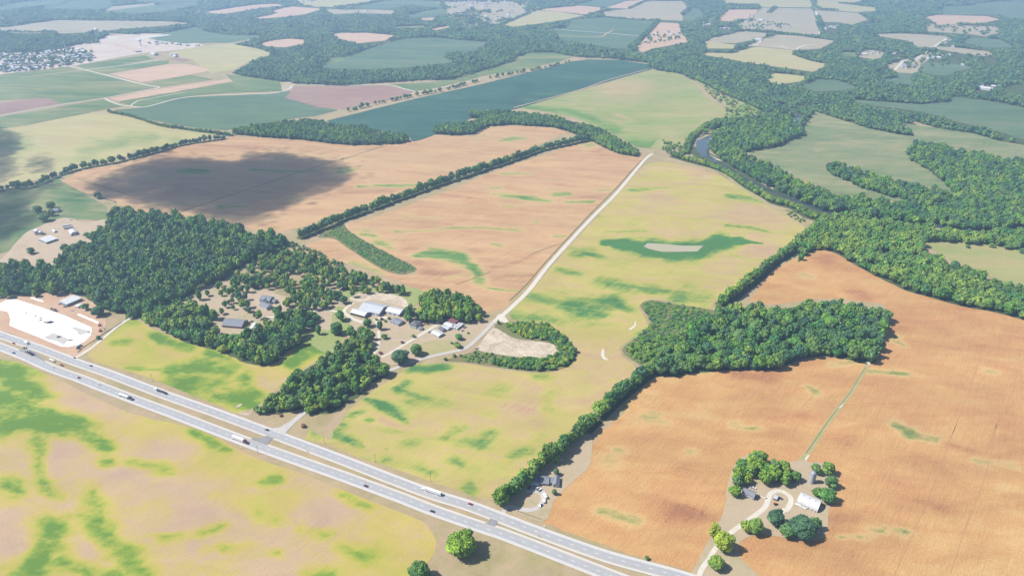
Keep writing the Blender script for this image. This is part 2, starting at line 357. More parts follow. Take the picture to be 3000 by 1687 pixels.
cdt_sheet('hillside_field', rough(smooth(P, True, 3), .8), .07, M_SOY, 5, [
    (.55, 'L0 850,400,40 960,390,45'), (.6, 'L0 1150,340,40 1250,380,50 1430,430,45'), (.5, 'L0 960,590,20 1200,600,15'), (.6, 'L0 1580,480,40 1720,510,25'),
    (.6, 'L0 1300,620,70 1500,560,80 1700,600,80'), (.68, 'L0 1350,700,100 1550,760,120 1750,800,110 1880,860,80'), (.62, 'L0 1850,660,60 1860,760,80 1940,790,60'),
    (.75, 'L0 2200,540,60 2300,470,80 2420,420,80'), (.5, 'L0 2400,300,60 2500,380,40'), (-.2, 'L0 1050,400,90 1100,520,100'), (-.2, 'L0 750,500,80'), (-.15, 'L0 2000,650,60'), (.3, 'L0 1000,250,60 850,330,50')])
P = pts('L1 -90,1130 -60,1060 0,990 80,880 200,790 330,700 480,600 560,560 820,548 950,555 1200,600 1450,625 1600,615 1730,560 1780,480 1740,400 1690,350 1600,290 1540,250 1400,240 1290,215 1260,180 1290,140 1380,40 M1 1480,1110 1640,920 1780,770 1940,590 2110,410 2240,260 2320,200 2450,190 M2 0,215 130,240 280,290 420,380 520,440 640,520 780,590 880,650 930,690 850,770 760,850 660,950 540,1050 430,1120 300,1240 L2 240,80 190,170 100,130 0,120 L1 2400,60 2290,80 2240,130 2300,220 2330,310 2200,360 2100,430 2120,500 2200,560 2230,610 2120,700 1960,850 1800,1000 1640,1150 1500,1280 B1 1350,560 1215,650 1160,680 1060,670 990,650 800,580 660,535 450,460 250,395 100,345 0,300 B0 2480,265 2300,225 2310,200 2340,150')
F3 = P
cdt_sheet('yellowing_field', rough(P, .7, 10), .06, M_SOY2, 5, [
    (.6, 'L1 510,600,30 600,585,40'), (.62, 'L1 640,600,45 780,565,45'), (.55, 'L1 420,740,25 500,700,30'), (.5, 'L1 440,770,30 570,790,25'), (.62, 'L1 200,820,25 330,880,50 430,950,45 490,1000,20'),
    (.55, 'L1 70,940,35 170,915,30'), (.55, 'L1 210,975,30'), (.6, 'L1 -20,1020,25 20,1010,15'), (.62, 'L1 -30,1100,50 70,1140,35 180,1190,12'), (.55, 'L1 250,1190,8 340,1200,10'), (.42, 'L1 500,1150,50'),
    (.42, 'L1 860,1060,40 780,1110,25'), (.45, 'L1 930,1030,15 980,1035,10'), (.45, 'L1 1130,1080,55 1060,1150,60 900,1130,40'), (.45, 'L1 1300,1250,50 1400,1210,35'), (.4, 'L1 1210,740,55'), (.32, 'L1 770,860,60 640,830,70 500,850,40'),
    (.3, 'L1 300,1040,40 450,1060,15'), (.35, 'L1 1500,650,50'), (.3, 'L1 1570,800,50 1560,930,50'), (.6, 'B0 2400,180,60 2500,90,60 2576,120,50'), (.45, 'B1 600,450,50 700,480,30'), (.4, 'B1 850,380,50 900,420,20'),
    (.5, 'B1 970,550,35 950,630,45'), (.4, 'B1 340,370,30'), (.35, 'B1 1300,330,40 1400,300,30'),
    (1.25, 'M1 1990,805,28 2150,812,58 2400,850,72 2576,868,76 M2 120,850,86 280,808,74 400,792,44 500,796,16 600,808,6'), (.5, 'M1 1900,880,60 1760,880,60'), (.5, 'M2 350,450,25 600,490,25'), (.5, 'M2 330,670,18 480,685,20 650,720,15'),
    (.4, 'M1 1640,1000,35 1800,1050,30'), (.4, 'M1 1950,1100,45 2200,1150,60 2450,1170,35'), (.45, 'L1 1450,60,60 1600,80,40'), (.55, 'L1 1700,110,80 1850,160,110 2050,100,80 2150,150,40'), (.35, 'L1 1550,210,60 1650,230,40'), (.45, 'L1 1290,200,45 1450,220,60'),
    (.35, 'L1 2250,330,50'), (.35, 'M1 2000,720,15 2300,715,12'), (.4, 'M1 1930,600,15'), (.4, 'M1 2200,400,25 2450,390,15'), (.35, 'M2 360,890,10 520,930,10 640,935,8'), (.4, 'M2 0,1200,90 200,1230,60'), (.45, 'M1 2500,30,50'),
    (-.25, 'M2 550,870,90'), (-.2, 'M2 250,950,110 400,1000,60'), (-.2, 'M2 450,580,120 700,620,70'), (-.15, 'L1 950,650,120'), (-.15, 'L1 1300,900,120'), (-.2, 'L1 330,1000,60'), (-.2, 'M2 100,290,80'), (-.12, 'M1 2300,480,120'), (-.2, 'M2 560,750,50')])
P = pts('B1 1520,850 1600,690 1700,580 1830,470 1870,420 1885,280 1960,160 2040,110 2140,20 L1 2180,830 2340,670 2440,640 2576,640 L2 0,610 250,575 500,575 680,590 800,570 980,500 1100,480 1250,500 1390,545 1440,545 1500,500 1500,330 1590,220 1560,150 1500,100 1300,80 1200,60 1000,70 700,110 500,80 570,-10 M2 700,1000 850,920 960,860 1060,840 1180,870 1260,925 1400,1000 1550,1080 1700,1150 1900,1205 2200,1270 2700,1390 V 2800,880 2850,1560 2000,1560 1745,1440 1560,1385 1450,1345 1385,1320')
cdt_sheet('corn_field', rough(P, .8, 10), .065, M_CORN, 6, [
    (.6, 'L2 1590,350,25 1630,390,30 1690,425,18'), (.5, 'L2 940,720,25 1010,770,25'), (.35, 'L2 1120,560,40 1300,540,25'), (.45, 'L2 1430,620,35 1560,620,20 1690,630,25'), (.5, 'L2 390,1010,40 450,1030,30 590,1045,25'), (.75, 'L2 1620,1030,40 1720,1080,45'), (.45, 'L2 1720,1080,45 1920,1130,30'),
    (.4, 'L2 60,1210,40'), (.4, 'L2 2280,600,30 2360,620,30'), (.5, 'B2 1180,970,18 1350,960,30 1500,910,40 1560,890,20'), (.6, 'B2 1650,920,40'), (.45, 'L1 2290,950,50 2430,980,45'), (.4, 'B1 2080,310,60 2060,330,50'), (.45, 'B1 1950,770,50 2200,840,60'),
    (.3, 'B1 2000,400,60'), (.35, 'B2 2200,380,25 2500,410,30'), (.35, 'B2 2430,590,40 2560,610,20'), (.3, 'L2 100,600,60 200,620,30'), (.3, 'L1 2450,680,60'), (.3, 'M2 900,1040,30 1000,1060,15'),
    (-.25, 'L2 650,640,90 400,640,50'), (-.2, 'L1 2500,730,100'), (-.22, 'M2 1100,940,60 1000,920,40'), (-.25, 'M2 1250,1170,40 1400,1220,40'), (-.25, 'B1 2500,780,100'), (-.18, 'B2 60,780,100'), (-.2, 'B2 900,60,60 700,40,40'), (-.2, 'L2 1700,300,40 1600,280,30'), (-.2, 'B2 2000,250,30 2200,300,40'), (-.18, 'B2 1700,700,80 2000,760,50'), (-.2, 'B2 1200,220,80'), (-.15, 'B2 1150,860,60 1300,830,40')])
P = pts('M1 40,660 60,710 250,830 420,930 570,1000 560,1040 450,1050 350,1060 480,1110 600,1170 780,1180 900,1220 1030,1288 L1 1070,150 1110,170 1240,130 1310,60 1400,-40 M1 1430,1110 1560,940 1740,740 1900,570 2080,390 2200,250 2290,160 2200,145 2050,120 1980,80 1900,30 1840,28 1700,80 1500,150 1300,210 1100,290 900,370 750,430 600,480 400,560 200,620')
cdt_sheet('stubble_field', rough(P, .8, 10), .06, M_TAN, 6, [
    (.75, 'M1 560,900,30 680,880,60 800,900,75 950,950,50 1000,1000,35'), (.6, 'M1 1010,1000,30 1050,1090,45'), (.5, 'M1 1080,1140,12 1250,1165,15 1340,1165,8'), (.5, 'M1 400,720,14 600,715,12 850,690,14 1050,690,16 1380,710,14'), (.5, 'M1 1150,435,18 1350,455,28 1560,480,28'), (.5, 'M1 1600,440,22 1720,435,18'),
    (.5, 'M1 1700,495,18 1900,495,16'), (.4, 'M1 180,730,35 240,745,25'), (.4, 'M1 260,790,30 400,850,25'), (.45, 'M1 800,1070,18 940,1040,14'), (.4, 'M1 1200,283,8 1450,285,8'), (.5, 'M1 1590,755,18 1690,755,14'), (.35, 'M1 1120,392,12 1220,388,8'), (.35, 'M1 1220,525,14 1300,530,12'), (.45, 'M1 1730,558,10'), (.45, 'M1 1470,640,12'),
    (.4, 'M1 1150,815,20 1230,830,14'), (.4, 'M1 450,580,10 560,590,8'), (.35, 'M1 500,620,8 740,615,6'), (.4, 'M1 850,360,12 700,420,20'), (.3, 'M1 1950,410,14 2080,395,12'), (.3, 'M1 1860,70,40'),
    (-.2, 'M1 720,430,12 900,450,10'), (-.2, 'M1 950,460,8 1100,480,8'), (-.22, 'M1 1700,465,12 1900,455,16 2030,440,14'), (-.2, 'M1 1150,985,20 1300,960,14 1500,870,8'), (-.2, 'M1 1250,1050,14 1450,1045,14'), (-.15, 'M1 1000,860,40'), (-.15, 'M1 1920,100,40'), (-.12, 'M1 650,1010,40')])
P = pts('M1 -250,800 -100,770 0,780 60,830 200,930 300,1000 440,1045 350,1060 180,1000 60,960 -100,960 -250,930')
cdt_sheet('stubble_field', rough(P, .6, 8), .062, M_TAN, 6, [(.4, 'M1 100,960,60 300,1020,30')])
P = pts('V 145,462 200,430 300,405 380,380 480,360 575,345 620,345 760,352 870,358 930,358 1040,352 1090,340 1200,345 1210,320 1260,311 1340,314 1435,330 1400,345 1330,375 1280,395 1200,420 1100,455 1010,490 900,530 800,560 700,585 640,580 560,555 480,545 330,530 300,515 270,500')
cdt_sheet('stubble_field', rough(P, .8, 12), .06, M_TAN, 7, [
    (.5, 'M1 130,378,18 350,370,14 560,370,18'), (.45, 'T1 1190,1065,12 1280,1050,22 1410,1045,10'), (.4, 'T1 1000,1045,14 1090,1020,10'), (.3, 'T1 1500,1050,12'), (.45, 'M0 1350,260,30 1550,260,30'), (.45, 'M0 1900,250,14 2250,265,12 2576,240,10'), (.5, 'M0 1650,530,25 1850,530,22'), (.35, 'M0 800,300,8 1300,310,8'),
    (.35, 'M0 2150,470,18 2300,460,12'), (.3, 'M0 1150,510,20 1450,520,14'), (.35, 'M1 0,260,40 90,250,20'), (.3, 'M1 380,255,12'), (.3, 'M1 780,110,12'), (-.2, 'M0 1500,60,10 2000,90,14'), (-.15, 'M0 1300,400,60'), (-.2, 'M1 0,420,20 400,415,10')])
P = pts('V 820,305 1040,250 1200,215 1440,155 1480,150 1560,152 1633,163 1640,175 1500,215 1310,272 1180,300 1120,330 1060,352 1040,357 1030,345 960,330 850,320')
cdt_sheet('dark_crop_field', rough(P, 1, 20), .3, M_BLUE, 14, [(-.3, 'T1 850,680,14 1100,670,10'), (-.25, 'T1 700,850,10 850,860,10'), (.3, 'T1 1500,640,14'), (-.3, 'T1 1400,680,60 1300,760,40')])
P = pts('V 1310,272 1500,217 1640,177 1700,183 1745,205 1770,240 1830,280 1840,300 1790,330 1740,345 1660,375 1600,370 1560,345 1480,310 1440,295 1400,285')
cdt_sheet('pale_green_field', rough(P, 1, 20), .3, M_PASTURE, 12, [(.5, 'T1 1400,820,30 1700,840,30 1900,900,30 2050,990,60'), (.6, 'T1 2100,1080,60 2300,1110,50 2400,1080,40'), (-.4, 'T1 1600,760,10 2000,830,10'), (.2, 'T1 2200,900,80'), (-.5, 'T1 2080,870,14 2200,910,8'), (-.35, 'T1 2100,650,120')])
# meadow strip beside the river
P = pts('T2 60,580 160,640 260,700 400,750 520,800 640,870 600,900 400,910 260,930 180,970 110,1010 60,1100 M2 -100,100 M2 -250,90 -180,20 T2 100,950 200,900 330,830 300,770 200,700')
cdt_sheet('river_meadow', rough(P, 1, 15), .35, M_PASTURE, 12, [(.35, 'T2 500,820,80 400,870,60'), (-.2, 'T2 250,720,30')])
# far fields: material, outline; every one of them is open land
FARF = [
 (M_PALE, 'T2 140,415 170,400 370,405 490,370 560,355 850,385 820,415 960,460 1100,490 980,545 800,520 560,490 330,445'),
 (M_PALE, 'T2 620,600 690,590 650,550 950,580 880,620 700,640'), (M_TEAL, 'T2 890,660 1000,600 1150,605 1330,660 1250,685 1000,690'),
 (M_RIVERF, 'M2 490,110 720,80 870,0 920,-80 990,-190 1150,-140 1400,-60 1640,-10 1740,0 1640,-100 1900,-65 2200,-20 2400,40 2700,100 2700,200 2400,165 2100,95 1900,55 1760,45 1690,100 1720,160 1850,230 1980,330 2045,440 1950,400 1750,365 1500,310 1300,250 1130,190 1080,195 1090,260 1300,360 1500,425 1700,480 1740,500 1500,475 1300,450 1150,430 1000,360 850,310 750,260 650,200 520,165'),
 (M_TEAL, 'T2 1230,740 1300,755 1500,770 1800,790 2000,770 2020,730 2300,760 2700,840 2700,1100 2400,1000 2100,930 1900,870 1700,830 1450,800 1300,775'),
 (M_TEAL, 'T2 1480,600 1610,590 1620,550 1740,560 1720,600 1750,640 1600,640'), (M_GREY, 'T2 1530,500 1660,450 1750,440 1840,390 1880,400 1850,460 1800,500 1760,560 1620,550'),
 (M_TEAL, 'T2 1790,490 1830,470 2100,490 2200,510 2000,570 1900,570 1800,545'), (M_GREY, 'T2 1450,260 1650,255 2010,275 1890,360 1780,360 1700,310 1500,280'),
 (M_GREY, 'T2 1880,350 2050,360 2300,390 2350,420 2250,430 1900,370'), (M_TEAL, 'T2 2100,320 2170,285 2400,300 2500,360 2300,365'),
 (M_STRAW, 'T2 1810,140 1900,115 2300,125 2400,150 2300,170 2100,190 1850,190 1880,160'), (M_GREY, 'T2 1830,190 2390,200 2390,250 2280,280 2160,260 1850,240'),
 (M_TEAL, 'T2 1950,50 2250,40 2300,80 2480,110 1960,115'), (M_TEAL, 'T2 2200,30 2700,-20 2700,140 2450,140 2300,70'), (M_STRAW, 'T2 320,75 570,75 530,150 380,165 260,160'),
 (M_GREY, 'T2 590,60 980,68 1040,265 700,250 460,225 400,190 530,150 560,100'), (M_GREY, 'T2 990,80 1320,100 1400,150 1280,190 1160,170 1060,170 1030,110'), (M_PALE, 'T2 280,-40 970,-40 980,60 590,56 570,30 330,30'),
 (M_PALE, 'T2 1005,-40 1450,-20 1300,20 1200,30 1450,60 1470,85 1300,95 1000,70'), (M_GREY, 'T2 710,265 850,270 1150,310 1050,370 850,382 560,353 480,350 600,300'), (M_GREY, 'T2 210,292 460,238 655,255 600,290 400,330 180,320'),
 (M_PALE, 'T2 160,312 400,340 380,370 180,370'), (M_GREEN, 'T2 1180,400 1300,395 1320,430 1200,430'), (M_GREY, 'T2 1320,430 1350,390 1440,380 1520,400 1500,440 1430,450'), (M_TEAL, 'T2 0,130 70,60 120,70 170,110 100,160 0,165 T1 2540,160 2560,140'), (M_TEAL, 'T2 175,150 210,95 270,95 230,155'),
 (M_GREEN, 'T1 340,642 560,688 700,668 900,620 1080,570 1310,540 1630,470 1750,430 1600,400 1430,400 1320,430 1320,460 1120,520 900,590 700,620 500,632'),
 (M_TEAL, 'T1 -170,500 0,440 240,360 400,310 500,290 720,285 830,300 1110,320 1050,360 930,400 800,395 770,430 860,470 700,490 500,510 200,525 0,520 -100,520'),
 (M_STRAW, 'T0 1950,335 2050,308 2180,292 2300,305 2285,335 2150,360 2010,352'), (M_GREEN, 'T0 2490,440 2576,430 T1 60,440 -30,470 -110,480'), (M_STRAW, 'T1 -80,260 0,252 200,250 400,270 330,310 120,330 0,300'), (M_TEAL, 'T1 1510,225 1690,215 1720,165 1850,140 1980,135 2390,155 2340,230 2170,370 2050,365 1800,330 1620,290 1640,260 1600,235'),
 (M_PALE, 'T1 1220,190 1430,100 1480,80 1620,90 1830,120 1700,150 1500,180 1300,205'), (M_STRAW, 'T1 1480,75 1800,45 1970,60 1950,80 1840,112 1620,88'), (M_GREY, 'T1 1970,128 1980,90 2170,70 2300,10 2576,10 T2 40,60 0,80 T1 2576,160 2300,150'),
 (M_STRAW, 'T1 2000,62 2150,10 2290,0 2170,68'), (M_TEAL, 'T1 1740,30 1880,0 1900,-30 2160,-30 2140,5 2010,55 1850,45'), (M_STRAW, 'T1 2220,370 2340,240 2400,170 2550,180 2576,260 2620,320 2350,370 2270,400'),
 (M_TEAL, 'T1 470,130 640,80 900,60 1000,60 780,110 680,130'), (M_TEAL, 'T1 70,60 400,0 750,10 760,60 540,40 300,75'), (M_GREY, 'T1 -130,70 0,75 240,75 420,85 370,110 120,100 -60,110'), (M_PALE, 'T1 -200,55 -300,10 -200,-20 0,-30 380,-30 300,10 60,55'),
 (M_STRAW, 'T1 660,225 800,195 830,205 720,230'), (M_STRAW, 'T1 590,140 700,135 700,155 600,155'), (M_GREEN, 'T1 330,210 640,195 620,210 400,215'), (M_STRAW, 'T1 760,20 1300,20 1400,70 1300,80 900,55'), (M_GREY, 'T1 1050,110 1300,85 1400,90 1300,130 1150,150'),
 (M_GREY, 'T0 -60,212 40,208 420,155 800,158 1280,165 1460,180 1200,200 830,230 760,242 500,255 0,250 -60,250'), (M_STRAW, 'T0 1540,95 1900,40 2080,30 2150,45 1980,60 1680,110'), (M_STRAW, 'T0 2050,85 2200,50 2440,70 2300,110 2150,130 1870,150 2100,100'),
 (M_TEAL, 'T0 1100,285 1300,240 1480,205 1560,245 1700,265 1980,270 1880,300 1730,325 1400,330 1200,310'), (M_GREEN, 'T0 580,495 1090,420 1160,445 900,490 640,525'), (M_GREEN, 'T0 640,530 900,490 1280,458 1270,482 800,560'),
 (M_PALE, 'T0 1280,400 1400,370 1740,330 1950,370 2050,405 1900,460 1760,530 1600,560 1500,490 1450,455 1290,430'), (M_STRAW, 'T0 830,562 1270,487 1400,485 1500,500 1600,535 1400,575 1060,625'), (M_GREEN, 'T0 1100,632 1430,567 1610,600 1200,660'), (M_MAUVE, 'T0 1280,450 1320,432 1450,455 1360,470'),
 (M_GREEN, 'T0 -80,575 0,567 520,508 790,570 1190,657 770,742 450,785 350,740 0,760 -80,770'), (M_MAUVE, 'T0 -80,770 0,775 350,740 450,785 0,868 -80,880'), (M_GREEN, 'T0 -60,900 0,885 790,752 960,798 800,825 200,945 0,972 -60,975'),
 (M_STRAW, 'T0 820,745 1200,675 1720,600 1770,615 1300,700 900,768'), (M_GREEN, 'T0 890,772 1300,702 1760,617 1700,560 1850,578 2110,620 2130,690 1700,705 1400,730 1150,800 1080,808 980,798'),
 (M_GREY, 'T0 2130,620 2200,620 2190,680 2130,695'), (M_MAUVE, 'T0 2195,690 2230,655 2576,655 2900,645 T1 545,690 500,722 280,775 0,828 T0 2400,810 2150,740'),
 (M_TEAL, 'T0 1000,822 1080,812 1400,738 2000,712 2190,690 2150,740 2400,812 2560,832 2370,880 2250,890 2100,920 1900,950 1700,985 1500,970 1250,930 1050,890 860,832'),
 (M_TEAL, 'T0 310,65 500,30 560,0 850,-10 850,45 740,75'), (M_GREY, 'T0 800,82 850,50 1000,40 1180,25 1150,50 880,85'), (M_TEAL, 'T0 760,90 1170,40 1490,15 1500,40 1200,95 1000,105'), (M_TEAL, 'T0 -100,60 0,50 160,20 500,-20 560,0 400,35 150,60 -60,90'), (M_TEAL, 'T0 -80,125 0,127 60,140 0,150 -80,150'),
 (M_TEAL, 'T0 860,-10 1600,-40 1490,10 1200,20'), (M_PALE, 'T0 2230,0 2600,-30 2800,0 2500,45 2300,40'),
]
for i, (m, s) in enumerate(FARF):
    P = pts(s); EXC.append(P)
    cdt_sheet('field', rough(P, 2.5, 35), .5 + .01 * (i % 12), m, 60)
P = pts('V -60,330 65,318 160,298 270,278 330,290 400,315 500,333 545,338 480,352 400,375 300,400 200,425 140,440 60,462 0,470 -60,480')
cdt_sheet('hay_field', rough(P, 1.5, 20), .3, M_PALE, 12, [(.5, 'T0 650,1150,60 800,1100,60 1000,1040,60 1150,1040,50'), (.4, 'T0 0,1020,90 120,1100,90 0,1150,80'), (.35, 'T0 1300,1060,40'), (.3, 'T0 650,1040,14 800,1050,10')])
P = pts('V -80,490 0,484 60,470 140,448 200,480 268,520 270,555 200,552 110,565 60,590 30,630 -80,660')
cdt_sheet('green_field', rough(P, 1, 15), .3, M_GREEN, 10, [(.4, 'M0 500,480,60 650,540,60'), (-.5, 'M0 700,580,50 770,520,30'), (.3, 'M0 100,480,80'), (-.4, 'M0 40,810,40')])

# ---- woodland floors
U1 = pts('T0 -200,200 -200,-30 2576,-60 T1 2576,-60 T2 2800,-60 2800,1120 2430,1060 2100,1000 1900,950 1740,905 1740,1030 1640,1025 1400,975 1150,890 990,860 950,945 900,940 850,900 780,850 640,870 520,790 400,740 250,660 150,620 60,590 0,555 T1 2400,530 2320,500 2310,470 2000,435 1850,430 1760,422 1600,398 1430,398 1320,430 1300,460 1120,520 1000,550 800,600 600,600 300,620 0,640 T0 2300,632 2150,615 1920,592 1850,575 1745,545 1900,460 2050,405 1740,330 1880,300 1980,270 1700,265 1560,245 1480,205 1290,235 1100,262 830,245 760,300 550,350 300,390 -200,400', 4)
cdt_sheet('woodland_floor', rough(U1, 2, 40), .12, M_FLOOR, 120)
WOODS = {}
def wood(key, s, z=5.0, floor=True, fl=M_FLOOR):
    P = pts(s, z); WOODS[key] = P
    if floor: cdt_sheet('woodland_floor', rough(P, 1.2, 10), .14, fl, 25)
wood('river_north', 'M2 200,30 330,0 520,170 650,205 750,262 850,315 1000,365 1150,435 1300,455 1500,480 1740,505 1950,520 2045,445 1980,335 1850,235 1720,165 1690,100 1760,45 1900,55 2100,95 2400,165 2700,180 2700,640 2400,690 2100,690 1900,650 1700,640 1400,600 1250,560 1080,550 950,500 860,460 780,420 700,390 600,345 520,300 430,250 330,190 260,130 210,90')
wood('river_finger', 'M2 1080,195 1130,188 1300,245 1500,308 1750,362 1960,402 2045,440 1990,500 1740,500 1700,478 1500,423 1300,357 1100,265')
wood('river_oxbow', 'T2 100,1060 180,970 260,905 450,890 650,860 780,860 800,900 860,930 915,970 900,1010 720,1090 M2 470,110 330,20 230,20 230,-40 330,-60 250,-80 130,0 90,40')
wood('river_south', 'M2 870,760 960,690 1060,600 1250,575 1500,620 1700,660 2000,700 2200,725 2450,710 2700,690 2700,830 2500,830 2300,800 2100,790 1850,775 1800,830 1950,900 2050,970 2200,1000 2350,1080 2500,1120 2700,1190 2700,1390 2300,1290 2150,1265 1900,1200 1700,1145 1550,1075 1400,1000 1260,920 1180,870 1100,835 1000,840 940,875 880,930')
wood('pond_wood', 'V 1650,935 1655,890 1700,855 1790,790 1800,772 1900,768 2000,768 2090,755 2150,760 2230,785 2232,810 2215,850 2208,900 2185,908 2150,900 2080,885 2020,892 1950,922 1850,922 1760,928 1700,940')
wood('great_wood', 'M0 810,580 950,540 1100,575 1420,600 1600,640 1850,700 1900,740 2000,710 2150,745 2200,790 2050,870 1900,920 1750,1010 1650,1080 1500,1110 1400,1190 1250,1250 1100,1310 940,1320 830,1290 740,1260 640,1190 480,1150 400,1180 300,1170 100,1190 30,1200 -80,1200 -80,940 80,970 130,940 220,950 250,1010 300,970 450,930 480,870 560,820 660,790 700,720 810,700')
wood('great_wood_edge', 'L0 740,20 940,0 1440,0 1400,50 1250,80 1150,140 1060,170 940,215 940,150 830,140 760,120 690,70')
wood('estate_front', 'L0 1050,190 1080,115 1200,105 1400,85 1500,95 1640,185 1600,265 1680,305 1850,315 1980,295 2100,210 2350,160 2400,225 2300,300 2270,385 2150,445 2100,510 2000,545 1850,525 1650,435 1400,375 1200,265 1090,225')
wood('estate_back', 'M0 1720,1060 1850,960 2000,870 2150,830 2260,850 2400,890 2480,950 2576,975 M1 60,990 180,1030 350,1070 500,1150 590,1185 480,1195 300,1160 150,1190 0,1195 M0 2500,1260 2400,1300 L0 2350,150 2150,100 2180,0 M0 1990,1170 1850,1110', floor=False)
wood('estate_inner', 'V 420,760 480,735 560,700 640,690 700,680 760,700 850,715 850,740 810,790 760,830 700,800 640,830 560,830 520,800 480,770', floor=False)
wood('junction_wood', 'V 655,1030 660,1005 700,985 718,950 780,912 840,885 875,850 885,820 940,818 940,850 915,890 980,908 975,935 920,962 900,990 830,1032 780,1034 760,1020 700,1033')
wood('farm_grove', 'L1 580,40 700,10 870,20 1000,90 1060,170 1040,220 920,230 800,215 700,240 600,230 480,215 500,160 600,140')
wood('long_copse', 'T1 690,975 720,945 960,915 1090,890 970,880 970,835 1200,830 1500,860 1640,880 1750,925 1850,935 1950,965 1950,1010 1870,1050 1740,990 1600,950 1300,932 1100,942 1000,1000 850,1010 700,1000')
wood('bank_copse', 'T1 1860,1050 1950,960 2050,1010 2130,1060 M1 2250,90 2240,140 2100,120 1980,70 1900,25')
wood('north_copse', 'T0 1750,1000 1780,970 2000,930 2250,900 2400,905 T1 -60,940 150,945 300,995 500,1015 500,1060 400,1075 100,1085 -100,1070 T0 2300,1045 2000,1025')
wood('farmstead_west', 'Z2 200,830 330,640 370,450 650,300 700,170 880,190 930,330 1000,450 1110,400 1250,340 1430,480 1540,640 1500,720 1400,780 1100,850 920,830 880,650 700,640 560,680 540,850 440,1060 280,1040 230,920', floor=False)
# bands of trees: centre line, width
BANDS = {}
def band(key, s, width, floor=True, z=6.0):
    P = smooth(pts(s, z), False, 4); BANDS[key] = (P, width)
    if floor: strip('woodland_floor', P, width + 2, z=.16, mat=M_FLOOR, smooth_n=0, off=0)
band('hedge_south', 'B1 1215,680 1350,560 1500,415 1650,290 1800,160 L1 1955,920 2080,800 2200,700 2290,630 2370,570', 14)
band('hedge_north', 'M2 290,1250 400,1170 480,1110 580,1030 680,940 800,860 900,775 1000,700 1090,640', 17)
band('hedge_middle', 'M1 1870,15 1700,50 1500,95 1380,140 1200,200 950,280 650,380 350,490 0,615 M0 2500,650 2400,690 2250,750', 15)
band('hedge_west', 'M0 -60,400 80,375 230,365 430,285 600,228 850,185 1100,125 1400,45 1700,3', 15)
band('hedge_field', 'T0 820,838 1000,872 1200,935 1400,965 1750,1010', 12)
band('river_edge', 'M2 -80,130 60,170 170,200 300,250 420,320 560,410 700,480 850,520 950,580 1040,610', 24, z=5)
band('river_west', 'T2 20,540 100,590 200,630 330,700 450,740 560,800 700,850 T2 660,870 500,890 280,910 160,960 60,1040 20,1150', 26, z=5)
band('blue_field_edge', 'T1 20,830 100,815 250,775 400,745 480,730 600,705 740,680 860,650 1050,600 1300,550 1450,520 1600,490 1740,455', 9, floor=False)

# ---- bare ground and yards
def sheet(name, s, mat, z=.3, sm=True, amp=.5):
    P = pts(s); P = smooth(P, True, 3) if sm else P
    return cdt_sheet(name, rough(P, amp, 8), z, mat)
sheet('construction_ground', 'L0 -60,20 100,60 200,20 450,20 700,90 800,230 760,340 640,460 590,500 450,480 300,420 100,330 -60,270', M_DIRT, .2)
sheet('white_pad', 'Z4 -40,215 60,155 190,95 350,130 800,270 1250,430 1720,640 1735,700 1700,800 1600,900 1450,970 1300,1005 1150,1000 870,880 500,730 185,605 195,480 170,380 120,330 -40,318', M_LINER, .34, sm=False, amp=.2)
sheet('concrete_patch', 'Z4 820,830 1000,740 1180,800 1320,870 1200,970 1060,900 900,870', M_GRAVEL2, .40, sm=False, amp=.1)
sheet('concrete_patch', 'Z4 1345,652 1400,625 1720,710 1640,750 1500,790 1450,720', M_GRAVEL2, .40, sm=False, amp=.1)
sheet('concrete_strip', 'Z4 570,90 620,75 830,145 790,160', M_LINER, .34, sm=False, amp=.1)
sheet('concrete_strip', 'Z4 1450,400 1500,385 1890,550 1850,570', M_LINER, .34, sm=False, amp=.1)
sheet('farmyard', 'V -60,680 0,655 60,590 100,570 160,548 220,560 270,552 265,580 235,600 215,650 160,665 100,690 30,720 -60,735', M_YARD, .35)
sheet('farmyard', 'L1 40,120 90,70 250,30 420,60 500,130 700,200 1000,230 1150,235 1110,290 1000,390 930,440 800,480 560,530 440,560 330,560 250,480 170,400 60,230', M_LAWN2, .2)
sheet('farm_meadow', 'L1 -150,50 0,10 250,-30 590,-10 590,80 500,130 250,60 100,80', M_LAWN, .21)
sheet('bare_earth', 'L1 60,60 130,25 300,20 450,50 500,95 490,130 400,110 250,70 120,90', M_SAND, .23)
sheet('dry_lawn', 'L1 560,420 700,380 820,390 900,440 780,470 600,500 540,480', M_GRSTRIP, .23)
sheet('lawn', 'L0 2200,330 2300,300 2480,300 2576,330 2560,450 2450,470 2330,400', M_LAWN, .235)
sheet('lawn', 'L1 -60,150 30,130 60,230 40,330 -60,330', M_LAWN, .235)
sheet('estate_clearing', 'L0 1220,90 1450,40 1600,-40 1900,-60 2200,60 2576,-60 2576,300 2350,310 2000,320 1560,320 1380,140', M_LAWN2, .2)
sheet('estate_clearing', 'L0 1850,40 1990,20 2150,60 2140,160 1900,170', M_YARD, .24)
sheet('lawn', 'B1 1215,730 1180,690 1300,640 1450,500 1640,340 1800,200 1890,200 1880,400 1830,470 1700,585 1600,700 1520,850', M_LAWN2, .2)
sheet('farmyard', 'B2 330,600 400,400 530,330 640,420 760,400 900,380 960,395 1060,400 1160,480 1170,600 1130,700 1100,780 1095,900 1040,975 930,990 800,970 650,945 560,940 430,1000 440,1120 560,1290 -30,1290 60,1230 180,1010 250,880 300,790 330,680', M_LAWN2, .2)
sheet('spoil_mound', 'L1 1150,285 1240,330 1330,370 1500,390 1600,410 1650,480 1500,515 1300,500 1100,470 1030,440 1080,360', M_SAND, .28)
sheet('scrub_ground', 'L1 1160,260 1240,240 1550,260 1700,370 1770,460 1740,560 1600,610 1440,615 1200,585 950,545 780,535 900,490 1030,445 1150,290', M_SCRUB, .22)
